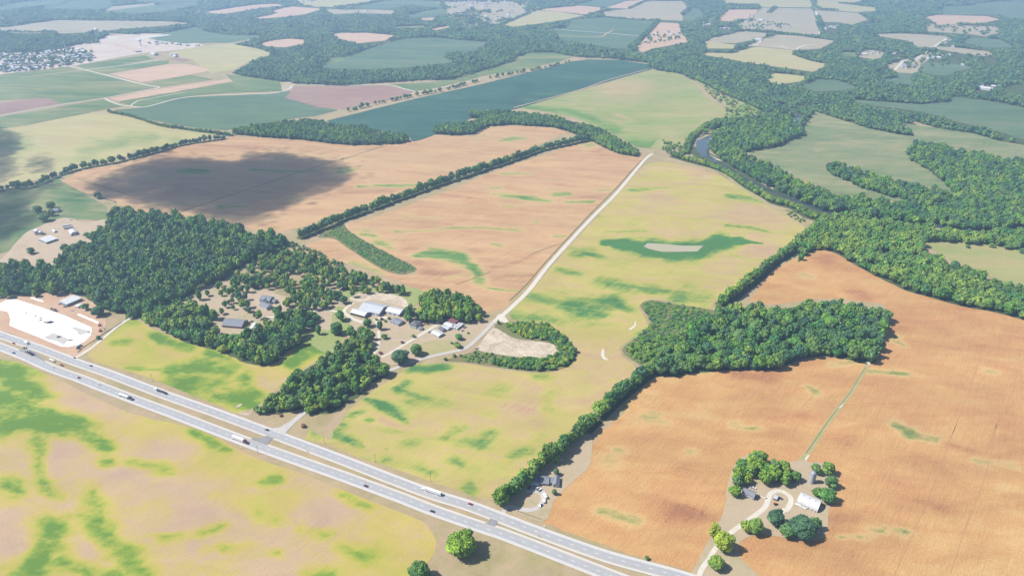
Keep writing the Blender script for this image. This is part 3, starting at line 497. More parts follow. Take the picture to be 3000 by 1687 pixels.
sheet('scrub_ground', 'V 1565,880 1600,850 1640,810 1610,770 1640,755 1700,765 1765,775 1800,790 1700,860 1660,935 1600,912', M_SCRUB, .22)
sheet('scrub_ground', 'M1 -180,640 0,650 60,715 200,800 400,905 560,985 545,1020 450,1040 300,1000 60,850 -60,770 M0 2400,760 2460,700', M_SCRUB, .22)
sheet('pond_bed', 'M1 2280,830 2310,805 2450,812 2576,825 M2 60,825 155,825 110,868 0,870 -150,872 -250,850', M_BED, .22, sm=False, amp=.3)
sheet('bare_patch', 'L1 1958,490 1968,440 1985,450 1985,500 2020,530 1975,520', M_GRAVEL, .2, sm=False, amp=.1)
sheet('bare_patch', 'L1 2160,300 2210,265 2215,235 2226,240 2222,270 2190,298', M_GRAVEL, .2, sm=False, amp=.1)
sheet('bare_patch', 'Z8 2250,490 2260,440 2350,400 2390,405 2330,460', M_SAND, .2, sm=False, amp=.1)
sheet('bare_patch', 'Z8 2290,590 2320,560 2400,570 2450,520 2430,570 2500,590 2560,530 2576,540 2490,620 2400,620', M_SAND, .2, sm=False, amp=.1)
sheet('dry_meadow', 'V 1110,1449 1100,1400 1105,1350 1180,1330 1300,1375 1420,1420 1560,1460 1700,1560 1000,1600', M_BASE, .05)
sheet('pale_meadow', 'M2 1850,785 2100,795 2300,810 2500,835 2700,830 2700,1190 2500,1115 2350,1070 2200,990 2060,960 1960,890 1880,850', M_PASTURE, .2)
town = sheet('town_ground', 'T0 -80,395 100,390 300,395 540,350 780,290 850,270 1100,255 1310,262 1320,290 1540,345 1290,385 1060,405 720,468 520,503 0,563 -80,570', M_TOWN, .3, amp=2)
sheet('town_ground', 'T1 750,10 1350,0 1480,60 1380,130 1200,190 1000,215 940,240 900,200 800,130 800,60', M_GREY, .62, amp=3)
sheet('bare_patch', 'T0 800,275 900,285 880,300 990,298 1110,270 1300,265 1080,295 1030,305 850,300', M_GRAVEL, .62, amp=1)

# ---- roads
HU = pts('L0 -120,295 0,337 330,452 560,540 830,634 1210,778 1640,930 2015,1068 B1 0,377 400,532 690,640 975,728 1300,853 1490,925 2000,1105 2530,1250 2800,1340')
HL = pts('L0 -120,380 0,426 200,505 390,590 600,665 740,720 975,810 1300,930 1640,1060 2040,1210 B1 0,497 130,545 430,655 700,760 1060,885 1240,945 1630,1095 2040,1254 2300,1350')
for nm, pth in (('highway', HU), ('highway', HL)):
    strip('highway_shoulder', pth, 13.6, z=.30, mat=M_SHLD)
    strip(nm, pth, 9.6, z=.34, mat=M_ASPH)
    for o_ in (-2.9, -1.1, 1.1, 2.9): strip('wheel_path', pth, .7, z=.36, mat=M_WEAR, off=o_)
def dashes(path, off=0.0):
    p = smooth(path, False, 8); acc = 0; v = []; f = []
    def at(s_):
        a = 0
        for i in range(len(p) - 1):
            L = math.dist(p[i], p[i + 1])
            if a + L >= s_: t = (s_ - a) / L; return Vector((p[i][0] + (p[i + 1][0] - p[i][0]) * t, p[i][1] + (p[i + 1][1] - p[i][1]) * t)), Vector((p[i + 1][0] - p[i][0], p[i + 1][1] - p[i][1])).normalized()
            a += L
    tot = sum(math.dist(p[i], p[i + 1]) for i in range(len(p) - 1)); s_ = 3
    while s_ < tot - 5:
        c, d = at(s_); n = Vector((-d.y, d.x)); c = c + n * off; k = len(v)
        for a_, b_ in ((-1.6, .13), (1.6, .13), (1.6, -.13), (-1.6, -.13)): v.append((c.x + d.x * a_ + n.x * b_, c.y + d.y * a_ + n.y * b_, .38))
        f.append((k, k + 3, k + 2, k + 1)); s_ += 11.6
    tag(obj('lane_marking', mesh('lane_marking', v, f), M_WHITE), kind='structure')
for pth, yo in ((HU, -1), (HL, 1)):
    dashes(pth)
    strip('edge_line', pth, .22, z=.38, mat=M_WHITE, off=-yo * 4.2); strip('edge_line', pth, .22, z=.38, mat=M_YEL, off=yo * 4.2)
def road(name, s, w0, w1, mat, z=.26, n=6): return strip(name, pts(s), w0, w1, z, mat, 0, n)
road('crossover', 'L0 2070,1075 2000,1130 1960,1165', 8, 8, M_ASPH2, .32); road('crossover', 'B1 1165,810 1130,870 1100,905', 8, 8, M_ASPH2, .32)
sheet('crossover', 'L0 1890,1120 2000,1112 2040,1090 2120,1110 2050,1125 2020,1160 2035,1200 1950,1170', M_ASPH2, .33, sm=False, amp=.05)
sheet('crossover', 'B1 1040,865 1110,850 1140,800 1210,825 1170,850 1160,880 1180,910 1100,880', M_ASPH2, .33, sm=False, amp=.05)
sheet('crossover', 'L0 130,455 200,440 270,470 330,520 360,560 250,520', M_ASPH2, .33, sm=False, amp=.05)
sheet('junction_apron', 'L0 2030,1045 2110,1035 2190,990 2290,905 2330,915 2230,1000 2170,1060 2150,1100', M_GRAVEL2, .31, sm=False, amp=.05)
LANE = 'L0 2130,1070 2230,980 2330,895 2480,800 L1 30,765 160,705 300,632 450,572 560,532 700,495 850,462 930,442 1000,392 1080,315 1150,240'
road('lane', LANE, 5.2, 5.6, M_GRAVEL2, .28)
road('farm_track', 'L1 1150,240 1205,200 1290,125 M1 1420,1155 1560,975 1740,775 1900,605 2080,425 2230,245 2300,165 2350,130', 7, 7.4, M_GRAVEL, .29)
road('farm_track', 'M1 2350,130 2370,100 T1 2400,1110 2450,1060 2576,985 T2 100,945 210,890', 5, 4, M_GRSTRIP, .38)
sheet('farm_track', 'L1 1150,250 1170,200 1210,180 1260,235 1240,248 1190,235', M_GRAVEL, .3)
road('ditch', 'M1 1270,1240 1400,1115 1540,950 1720,755 1890,575 2060,405 2210,240 2290,160', 2.2, 2.2, M_DITCH, .12)
road('gravel_road', 'L0 560,515 640,470 760,380 900,265 1040,180 1130,120 1230,100', 5, 4, M_GRAVEL, .3)
road('gravel_road', 'L0 1230,100 1290,90 1370,65 1450,45', 4, 4, M_GRAVEL, .3)
road('ditch', 'Z4 1470,1110 1600,1000 1800,870 1950,760 2150,640 2300,540', 3, 2, M_DITCH, .3)
road('driveway', 'Z3 480,1040 560,930 700,950 850,980 1000,985 1120,950 1190,880 1230,800 1220,700 1150,640 1080,580', 4.5, 5, M_GRAVEL2, .27)
sheet('parking_apron', 'Z3 900,620 960,560 1040,540 1150,590 1270,640 1300,720 1240,720 1180,680 1080,660 960,670', M_GRAVEL2, .28)
road('driveway', 'Z7 50,1500 150,1250 320,1020 420,850 520,700 700,520 900,330 1080,200 1180,130 Z2 880,1290 960,1130 1010,1010 1110,955 1230,960 1350,1030 1400,1110 1380,1210 1320,1300 B2 760,760 700,800', 4.2, 5, M_GRAVEL, .27)
road('driveway', 'Z1 700,640 710,760 700,900 660,1010 610,1075', 4, 4, M_GRAVEL, .27); road('driveway', 'Z1 760,1140 1000,1010 1200,890 1400,770 1600,650 1780,540 1850,500', 3.2, 5, M_GRAVEL, .27)
road('driveway', 'Z1 640,560 680,480 640,430 760,390 900,400', 5, 5, M_GRAVEL, .26); road('driveway', 'Z1 400,480 200,400 60,290 100,200 240,110', 6, 4, M_GRAVEL, .26)
road('footpath', 'Z1 860,750 960,800 1100,825 1260,815', .9, .9, M_GRAVEL, .27); road('footpath', 'Z2 760,1020 850,1060 950,1100', 1.4, 1.4, M_GRAVEL, .27)
road('driveway', 'Z6 1150,510 1300,510 1480,525 1700,440 1950,430 2150,370 2300,370 2500,410', 4, 4, M_GRAVEL, .26)
road('grass_strip', 'L2 1400,560 1350,640 1290,740 1200,860 1110,980 1020,1110 950,1220 890,1290', 4.5, 6, M_GRSTRIP, .12)
road('ditch', 'L2 1380,580 1330,660 1270,760 1180,880 1090,1000 1000,1130 930,1230', .6, .8, M_DITCH, .15)
sheet('washout', 'L2 1385,540 1420,545 1405,570', M_GRAVEL, .2, sm=False, amp=.05); sheet('washout', 'L2 1170,890 1215,850 1220,840 1200,880', M_GRAVEL, .2, sm=False, amp=.05); sheet('washout', 'L2 920,1270 945,1240 960,1245 930,1288', M_GRAVEL, .2, sm=False, amp=.05)
road('ditch', 'M0 1370,565 1600,490 1900,390 2200,290 2576,170 M1 0,178 200,110 370,55', 3, 3, M_DITCH, .15)
road('ditch', 'M0 520,385 620,425 720,455 860,490', 2, 2, M_DITCH, .5); road('ditch', 'M0 570,315 740,370 900,420 1000,450', 2, 2, M_DITCH, .15)
road('field_track', 'M1 860,1120 1000,1070 1130,1020', 1.5, 1.5, M_DITCH, .15); road('field_track', 'M1 1410,895 1560,840 1680,800', 1.5, 1.5, M_DITCH, .15)
road('track', 'T0 -80,895 0,875 350,810 770,745 1000,705 1200,665 1080,640 800,570 640,530 520,505', 7, 8, M_GRAVEL, .64, 4)
road('track', 'T0 790,747 850,775 920,797 980,803 1080,812 1180,790 1350,745 1600,722 2000,710 2120,695 2190,670 2210,645 2300,640 2576,648 T1 340,642 480,675 560,692', 7, 7, M_GRAVEL, .65, 4)
road('track', 'T0 980,803 1040,765 1120,750 1300,715 1400,700', 5, 5, M_GRAVEL, .66, 4); road('track', 'T1 -100,840 0,825 120,800 280,765 500,715 620,690 800,655 1000,612 1050,600', 6, 6, M_GRAVEL, .4, 4)
road('track', 'T0 640,530 1000,487 1200,455', 9, 9, M_GRAVEL, .66, 3); road('track', 'T0 150,590 400,560 620,532', 9, 9, M_STRAW, .66, 3)
road('country_road', 'T2 970,-60 990,30 1010,110 1030,190 1037,262', 16, 14, M_GRAVEL, .66, 3); road('country_road', 'T2 2005,285 1890,360 1750,455', 12, 12, M_GRAVEL, .66, 3); road('country_road', 'T2 1665,460 1600,530', 10, 10, M_GRAVEL, .66, 3)
road('track', 'T2 735,350 800,370 850,375 900,350 960,340 1020,345', 8, 8, M_GRAVEL, .66, 4); road('track', 'T2 480,350 550,340 600,305', 8, 8, M_GRAVEL, .66, 3)
road('track', 'T1 1560,218 1800,238 2000,252 2250,275', 9, 9, M_GRAVEL, .66, 3); road('track', 'T1 1600,270 1930,283 2000,255 2050,230', 9, 9, M_STRAW, .67, 3)
road('track', 'T0 700,360 900,340 1100,330 1250,350', 12, 12, M_GRAVEL, .5, 3); road('track', 'T0 870,340 1000,375 1060,400', 10, 10, M_STRAW, .5, 3); road('country_road', 'T0 690,468 900,430 1100,400 1300,380 1500,355', 14, 12, M_GRAVEL, .52, 3); road('country_road', 'T0 1060,295 1200,330 1350,350 1500,358', 12, 10, M_GRAVEL, .52, 3)
road('field_margin', 'T1 2310,525 2000,610 1800,680 1300,815', 5, 5, M_STRAW, .6, 3); road('field_margin', 'M1 40,660 60,712 200,805 400,910 570,990', 4, 4, M_STRAW, .2, 3)
road('field_margin', 'M2 -20,200 130,225 300,280 450,390 560,450 680,530 800,600 920,660', 8, 6, M_GRSTRIP, .25, 3)
# tractor tracks in the corn
for a, b in (((600, 690), (1940, 1288)), ((2070, 860), (1950, 1220)), ((1850, 730), (1560, 1288 - 30))): pass
for s in ('L2 1990,1180 2100,930 2230,560', 'L2 1300,1230 1500,880 1620,640', 'L2 1700,1050 1790,850', 'L2 2290,1240 2390,960', 'B2 1600,1240 1800,800 1960,400 2080,60', 'B2 2020,1240 2130,900 2300,450 2370,100', 'B2 1460,700 1600,420', 'L2 900,890 1060,700', 'B2 1250,900 1300,720 1320,560', 'L2 670,790 740,710', 'B2 0,1000 150,740 300,520'):
    strip('tractor_track', pts(s), .55, .55, .11, M_TRACK, 0, 4)
# river
road('woodland_floor', 'M2 60,80 170,150 250,190 330,235 430,300 520,345 620,395 720,430 850,485 960,525 1080,565 1250,585', 46, 60, M_FLOOR, .18, 6)
road('river', 'T2 130,470 190,530 240,590 330,640 430,690 550,730 680,770 760,800 830,850 880,900 850,925 780,930 600,945 420,985 250,1020 170,1050 130,1090 130,1150 M2 170,130 250,190 330,235 430,300 520,345 620,395 720,430 850,485 960,525 1080,565 1250,585 1500,620 1800,665 2100,700 2400,710 2700,670', 13, 12, M_WATER, .55, 6)
sheet('river_pool', 'T2 100,1080 140,1050 200,1040 210,1100 M2 200,100 195,150 160,160 120,110', M_WATER, .56); sheet('river_pool', 'T0 1830,545 1870,528 1915,535 1915,575 1880,585', M_WATER, .6)
for s in ('M2 500,290 540,300 560,320 520,305', 'M2 590,350 640,360 690,400 640,380', 'M2 200,140 240,160 300,185 260,180'): sheet('gravel_bar', s, M_SAND, .7)
# ------------------------------------------------------------------ trees
G = lambda *c: tuple(tuple(q) for q in c)
LEAF = {
 'bright': leaf_mat('leaves_bright_green', G((0.034, 0.106, 0.024), (0.050, 0.140, 0.026), (0.084, 0.168, 0.028), (0.038, 0.118, 0.040), (0.106, 0.185, 0.030), (0.031, 0.095, 0.034))),
 'olive': leaf_mat('leaves_olive_green', G((0.062, 0.123, 0.030), (0.095, 0.162, 0.034), (0.118, 0.185, 0.036), (0.056, 0.118, 0.042), (0.090, 0.151, 0.030))),
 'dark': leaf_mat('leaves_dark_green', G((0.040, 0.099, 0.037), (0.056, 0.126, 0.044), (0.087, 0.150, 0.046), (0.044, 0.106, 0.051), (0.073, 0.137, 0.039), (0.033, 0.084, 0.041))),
 'blue': leaf_mat('leaves_blue_green', G((.036, .082, .046), (.044, .096, .050))),
 'yellow': leaf_mat('leaves_yellow_green', G((0.134, 0.196, 0.030), (0.162, 0.213, 0.032))),
 'sunny': leaf_mat('leaves_sunny_green', G((.085, .160, .022), (.100, .175, .024))),
 'rust': leaf_mat('leaves_rust', G((0.123, 0.067, 0.050), (0.134, 0.078, 0.050))),
}
M_BARK = plain('bark', (150, 132, 112), .9, .1, var=.25, scale=2)
def crown_mesh(name, seed, lobes=15, leaves=900, sub=2, shape=(1, 1, .95), lsize=.10, spread=.66):
    """unit crown: radius about 1, from z=0.35 up to about z=2.1"""
    r = random.Random(seed); bm = bmesh.new(); cen = []
    for i in range(lobes):
        for _ in range(30):
            u = r.uniform(-1, 1); a = r.uniform(0, 2 * math.pi); k = r.uniform(.45, 1) ** .5 * spread
            c = Vector((math.cos(a) * math.sqrt(1 - u * u) * k * shape[0], math.sin(a) * math.sqrt(1 - u * u) * k * shape[1], (u * k * 1.05 + .22 * k) * shape[2]))
            if all((c - q).length > .30 for q, _ in cen): break
        cen.append((c, r.uniform(.22, .42) * (1.15 if c.z < .2 else .95)))
    cen.append((Vector((0, 0, .1)), .62))
    for c, R_ in cen:
        b = bmesh.ops.create_icosphere(bm, subdivisions=sub, radius=R_, matrix=Matrix.Translation(c + Vector((0, 0, 1.15))))
        for v in b['verts']:
            d = (v.co - c - Vector((0, 0, 1.15))); v.co = c + Vector((0, 0, 1.15)) + d * r.uniform(.66, 1.22)
    for i in range(leaves):
        c, R_ = r.choice(cen); d = Vector((r.gauss(0, 1), r.gauss(0, 1), r.gauss(.25, 1))).normalized()
        p = c + Vector((0, 0, 1.15)) + d * R_ * r.uniform(.95, 1.22); s = r.uniform(.5, 1.6) * lsize
        a = Vector((r.gauss(0, 1), r.gauss(0, 1), r.gauss(0, .6))).normalized(); b_ = d.cross(a).normalized() if d.cross(a).length > .01 else Vector((1, 0, 0)); a = (a + d * .4).normalized()
        vs = [bm.verts.new(p + a * s), bm.verts.new(p + b_ * s * .8), bm.verts.new(p - a * s), bm.verts.new(p - b_ * s * .8)]; bm.faces.new(vs)
    me = bpy.data.meshes.new(name); bm.to_mesh(me); bm.free(); me.materials.append(LEAF['bright']); return me
def trunk_mesh(name, seed, h=1.25):
    r = random.Random(seed); m = MB(); m.tube((0, 0, -.03), (.02, .01, h * .55), .075, .05, 8, False); m.tube((.02, .01, h * .55), (0, .03, h), .05, .025, 7, False)
    for k in range(5):
        a = k * 1.26 + r.uniform(-.3, .3); z = h * r.uniform(.42, .7); m.tube((.01, .01, z), (math.cos(a) * .42, math.sin(a) * .42, z + .45), .032, .012, 5, False)
    me = m.me(name); me.materials.append(M_BARK); return me
CR = [crown_mesh('tree_crown', 11 + i, shape=s, lobes=l) for i, (s, l) in enumerate([((1, 1, 1), 15), ((1.1, .9, .9), 17), ((.9, 1, 1.1), 14), ((1, 1.05, .85), 18), ((1.05, .95, 1.05), 16)])]
CRBIG = [crown_mesh('tree_crown', 41 + i, lobes=34, leaves=3600, lsize=.062, shape=(1, 1, .9), spread=.74) for i in range(2)]
COL = crown_mesh('tree_crown', 31, lobes=14, leaves=420, shape=(.55, .55, 1.5))
CON = crown_mesh('tree_crown', 32, lobes=20, leaves=500, shape=(.75, .75, 1.35), spread=.6)
TR = [trunk_mesh('tree_trunk', 3 + i) for i in range(3)]
LOW = [crown_mesh('far_crown', 61 + i, lobes=8, leaves=110, sub=1, lsize=.15, shape=(1, 1, .9)) for i in range(4)]
MID = [crown_mesh('mid_crown', 71 + i, lobes=14, leaves=420, sub=1, lsize=.13, shape=s) for i, s in enumerate([(1, 1, 1), (1.1, .9, .9), (.9, 1.05, 1.1), (1, 1, .85)])]
TREES = []
def tree(x, y, r, h, tone, label, group=None, kind='tree', crown=None, tk=0, cat=None, dead=False):
    t = thing(kind, label, cat or 'tree', (x, y, .1), random.uniform(0, 6.28), group)
    sx = r / 1.0; sz = h / 2.1
    me = crown or random.choice(CR)
    for nm, m_, mat in (('trunk', TR[tk % 3], None), ('crown', me, LEAF[tone])):
        o = obj(nm, m_, None, t); o.scale = (sx, sx, sz)
        if mat: o.material_slots[0].link = 'OBJECT'; o.material_slots[0].material = mat
    TREES.append(t); return t
def scatter(poly, s, dens=1.0, jit=.36, exc=()):
    xs = [p[0] for p in poly]; ys = [p[1] for p in poly]
    gx, gy = np.meshgrid(np.arange(min(xs), max(xs), s), np.arange(min(ys), max(ys), s * .9)); gx = gx + (np.arange(gx.shape[0]) % 2)[:, None] * s / 2
    gx = gx.ravel() + rng.uniform(-jit, jit, gx.size) * s; gy = gy.ravel() + rng.uniform(-jit, jit, gy.size) * s
    k = inside(gx, gy, poly) & (rng.random(gx.size) < dens)
    for e in exc: k &= ~inside(gx, gy, e)
    return np.column_stack([gx[k], gy[k]])
def along(P, width, s, jit=.3, rows=None, gap=0.0):
    out = []; rows = rows or max(1, int(round(width / s))); acc = 0.0
    for i in range(len(P) - 1):
        L = math.dist(P[i], P[i + 1]); d = ((P[i + 1][0] - P[i][0]) / L, (P[i + 1][1] - P[i][1]) / L); n = (-d[1], d[0])
        while acc < L:
            for r_ in range(rows):
                if random.random() < gap: continue
                o = ((r_ + .5) / rows - .5) * width + random.uniform(-jit, jit) * s * .6; a = acc + random.uniform(-jit, jit) * s
                out.append((P[i][0] + d[0] * a + n[0] * o, P[i][1] + d[1] * a + n[1] * o))
            acc += s
        acc -= L
    return np.array(out)
# prototypes for the woodland masses (never linked to the scene on their own)
def proto(key, crowns, tones, trunk=True):
    c = bpy.data.collections.new(key); n = 0
    for m_ in crowns:
        for t in tones:
            o = bpy.data.objects.new('%s_%02d' % (key, n), m_); o.material_slots[0].link = 'OBJECT'; o.material_slots[0].material = LEAF[t]; c.objects.link(o); n += 1
    return c, n
PR = {'bright': proto('tb', MID, ('bright', 'bright', 'olive', 'dark', 'yellow')), 'olive': proto('to', MID, ('olive', 'olive', 'bright')), 'dark': proto('td', MID, ('dark', 'bright', 'bright', 'olive', 'blue')),
      'far': proto('tf', LOW, ('dark', 'dark', 'blue')), 'edge': proto('te', MID, ('olive', 'olive', 'yellow', 'bright')), 'crops': None}
def gn_group():
    g = bpy.data.node_groups.new('plant_points', 'GeometryNodeTree')
    g.interface.new_socket('Geometry', in_out='INPUT', socket_type='NodeSocketGeometry'); g.interface.new_socket('Geometry', in_out='OUTPUT', socket_type='NodeSocketGeometry')
    return g
def mass(name, data, key, label=None, cat=None, group=None):
    """data: array x, y, rx, rz ; one object, instances of the prototype trees"""
    if len(data) == 0: return
    c, n = PR[key]; N = len(data)
    me = bpy.data.meshes.new(name); me.vertices.add(N); co = np.zeros((N, 3), np.float32); co[:, :2] = data[:, :2]; me.vertices.foreach_set('co', co.ravel())
    for nm, ty, arr in (('rot', 'FLOAT', rng.uniform(0, 6.28, N)), ('sx', 'FLOAT', data[:, 2]), ('sz', 'FLOAT', data[:, 3]), ('pick', 'INT', rng.integers(0, n, N))):
        a = me.attributes.new(nm, ty, 'POINT'); a.data.foreach_set('value', arr.astype(np.int32 if ty == 'INT' else np.float32))
    o = obj(name, me)
    g = gn_group(); nn = g.nodes; L = g.links
    gi = nn.new('NodeGroupInput'); go = nn.new('NodeGroupOutput'); ip = nn.new('GeometryNodeInstanceOnPoints'); ci = nn.new('GeometryNodeCollectionInfo')
    ci.inputs['Collection'].default_value = c; ci.inputs['Separate Children'].default_value = True; ci.inputs['Reset Children'].default_value = True
    def na(nm, ty): x = nn.new('GeometryNodeInputNamedAttribute'); x.data_type = ty; x.inputs['Name'].default_value = nm; return x.outputs['Attribute']
    cs = nn.new('ShaderNodeCombineXYZ'); cr = nn.new('ShaderNodeCombineXYZ'); L.new(na('sx', 'FLOAT'), cs.inputs[0]); L.new(cs.inputs[0].links[0].from_socket, cs.inputs[1]); L.new(na('sz', 'FLOAT'), cs.inputs[2]); L.new(na('rot', 'FLOAT'), cr.inputs[2])
    L.new(gi.outputs[0], ip.inputs['Points']); L.new(ci.outputs[0], ip.inputs['Instance']); ip.inputs['Pick Instance'].default_value = True
    L.new(na('pick', 'INT'), ip.inputs['Instance Index']); L.new(cr.outputs[0], ip.inputs['Rotation']); L.new(cs.outputs[0], ip.inputs['Scale']); L.new(ip.outputs[0], go.inputs[0])
    md = o.modifiers.new('plants', 'NODES'); md.node_group = g
    tag(o, label, cat, group, 'stuff'); return o
def sized(p, r0, r1, h0, h1):
    n = len(p); a = rng.uniform(r0, r1, n); hh = rng.uniform(h0, h1, n) * (.8 + .4 * (a - r0) / (r1 - r0)); return np.column_stack([p, a, hh / 2.1])

STANDS = [  # key, tone, spacing, radius, height, label of a single tree, group
 ('hedge_south', 'olive', 7.4, (4.8, 7.0), (11, 17), 'rounded olive-green tree in the long tree row that runs down to the highway beside the grey-roofed house', 'trees of the row ending at the highway'),
 ('pond_wood', 'dark', 9.4, (4.6, 8.6), (11, 21), 'dense green tree in the wood enclosed by orange corn', 'trees of the wood in the corn field'),
 ('junction_wood', 'bright', 8.8, (3.8, 8.2), (9, 20), 'leafy green tree in the wood at the lane junction', 'trees of the wood beside the highway junction'),
 ('farm_grove', 'bright', 8.6, (5.0, 7.6), (13, 19), 'bright green tree in the grove behind the farm buildings', 'trees of the farm grove'),
 ('estate_front', 'bright', 8.8, (4.2, 8.2), (10, 20), 'broad green tree on the curved wood edge below the estate houses', 'trees of the wood in front of the estate'),
 ('farmstead_west', 'bright', 9.0, (5.2, 7.6), (12, 17), 'large green tree behind the white house of the corn-field farmstead', 'trees behind the farmstead house'),
 ('hedge_north', 'olive', 7.4, (4.8, 7.0), (11, 17), 'olive-green tree in the tree row between soybeans and red-brown corn', 'trees of the row climbing to the river wood'),
 ('estate_back', 'bright', 9.6, (3.4, 6.2), (9, 16), 'yellow-green tree scattered around the estate houses', 'loose trees around the estate'),
 ('estate_inner', 'bright', 10.5, (3.2, 5.8), (8, 15), 'x', 'loose trees around the estate houses'),
 ('great_wood', 'dark', 9.2, (4.6, 8.6), (11, 22), 'dark green tree in the great wood left of the estate', 'trees of the great wood'),
 ('great_wood_edge', 'dark', 8.4, (4.4, 7.0), (12, 17), 'dark green tree at the lower corner of the great wood', 'trees at the lower edge of the great wood'),
 ('river_south', 'olive', 9.4, (4.6, 8.6), (11, 19), 'soft green tree in the wood along the corn field below the river', 'trees of the river wood'),
 ('hedge_middle', 'dark', 7.6, (4.4, 6.6), (10, 16), 'dark green tree in the long diagonal tree row across the fields', 'trees of the middle row'),
 ('river_north', 'dark', 10.0, (5, 9), (11, 20), '', ''), ('river_finger', 'dark', 10.0, (5, 9), (11, 20), '', ''), ('river_oxbow', 'dark', 10.0, (5, 9), (11, 20), '', ''),
 ('river_edge', 'edge', 7.4, (4.0, 6.0), (8, 13), '', ''), ('river_west', 'edge', 9.0, (4.6, 6.5), (8, 13), '', ''), ('long_copse', 'dark', 9.0, (5, 7.5), (12, 16), '', ''), ('bank_copse', 'olive', 8.5, (4, 6.5), (9, 13), '', ''),
 ('north_copse', 'dark', 9.5, (5, 7.5), (12, 17), '', ''), ('hedge_west', 'dark', 8.4, (4.8, 7.2), (10, 17), '', ''), ('hedge_field', 'olive', 8.0, (4.5, 6), (7, 10), '', ''), ('blue_field_edge', 'dark', 10.0, (4, 8), (7, 14), '', ''),
]
CLEAR = [pts(s) for s in ('L0 1870,30 1960,-10 2100,20 2170,70 2110,170 2020,200 1960,190 1870,140', 'L0 1640,195 1760,185 1880,210 1990,230 2000,290 1960,320 1840,320 1640,320', 'L0 1480,60 1640,60 1660,190 1500,170',
                          'Z1 600,380 1250,380 1500,440 1500,640 1000,700 700,900 560,1080 760,600', 'Z6 1900,430 2200,360 2560,360 2560,430 2150,430')]
CAND = []
for key, tone, s, rr, hh, lab, grp in STANDS:
    if key in ('hedge_south', 'hedge_north', 'hedge_middle'): rr = (5.6, 8.4); hh = (14, 20); s = 7.6
    if key in WOODS:
        P = WOODS[key]; dens = .92 if key in ('great_wood', 'river_south', 'pond_wood') else .5 if key == 'estate_inner' else .62 if key == 'estate_back' else (.9 if key in ('junction_wood',) else 1.0)
        p = scatter(P, s, dens, exc=CLEAR if key.startswith('estate') or key == 'junction_wood' else [pts('Z2 380,980 540,840 820,930 840,1200 640,1260 360,1160')] if key == 'farmstead_west' else ())
        k_ = inside(p[:, 0] * (H - 5) / (H - 11.5), p[:, 1] * (H - 5) / (H - 11.5), P); p = p[k_]      # crowns, not trunks, end at the outline
    else:
        p = along(BANDS[key][0], BANDS[key][1] * .62, s, gap=.35 if key == 'blue_field_edge' else .03)
    if len(p) == 0: continue
    d = sized(p, rr[0], rr[1], hh[0], hh[1])
    if not lab: mass('tree_mass' if key not in ('hedge_west', 'hedge_field', 'blue_field_edge') else 'distant_tree_row', d, tone if tone in PR else 'dark', None, None); continue
    CAND.append((key, tone, d, lab, grp))
allp = []
for ci_, (key, tone, d, lab, grp) in enumerate(CAND):
    px, py = topx(d[:, 0], d[:, 1], 6.0); vis = (px > -10) & (px < 3010) & (py > 0) & (py < 1700)
    dist = np.hypot(np.hypot(d[:, 0], d[:, 1]), H) / (d[:, 2] / 6)
    for i in range(len(d)):
        if vis[i]: allp.append((dist[i], ci_, i))
allp.sort(); ind = allp[:262]; take = [set() for _ in CAND]
for _, ci_, i in ind: take[ci_].add(i)
rr_of = {k[0]: ((5.4, 8.0) if k[0] in ('hedge_south', 'hedge_north', 'hedge_middle') else k[3]) for k in STANDS}
ONES = 'first second third fourth fifth sixth seventh eighth ninth tenth eleventh twelfth thirteenth fourteenth fifteenth sixteenth seventeenth eighteenth nineteenth'.split()
def ordinal(n):
    if n < 20: return ONES[n - 1]
    t = ('twentieth', 'thirtieth', 'fortieth', 'fiftieth', 'sixtieth')[n // 10 - 2]; w_ = ('twenty', 'thirty', 'forty', 'fifty', 'sixty')[n // 10 - 2]
    return t if n % 10 == 0 else w_ + '-' + ONES[n % 10 - 1]
HEDGE_END = {'hedge_south': 'highway end of the long tree row', 'hedge_north': 'lower end of the upper tree row', 'hedge_middle': 'lower end of the middle tree row'}
STAND_NAME = {'pond_wood': 'the corn-field wood', 'junction_wood': 'the junction wood', 'farm_grove': 'the farm grove', 'estate_front': 'the curved estate wood', 'farmstead_west': 'the farmstead trees',
              'estate_back': 'the estate trees', 'estate_inner': 'the trees around the estate houses', 'great_wood': 'the great wood', 'great_wood_edge': 'the great wood edge', 'river_south': 'the river wood'}
TONEMIX = {'bright': ('bright', 'bright', 'sunny', 'olive', 'dark'), 'olive': ('olive', 'sunny', 'bright', 'olive', 'dark'), 'dark': ('dark', 'bright', 'olive', 'dark')}
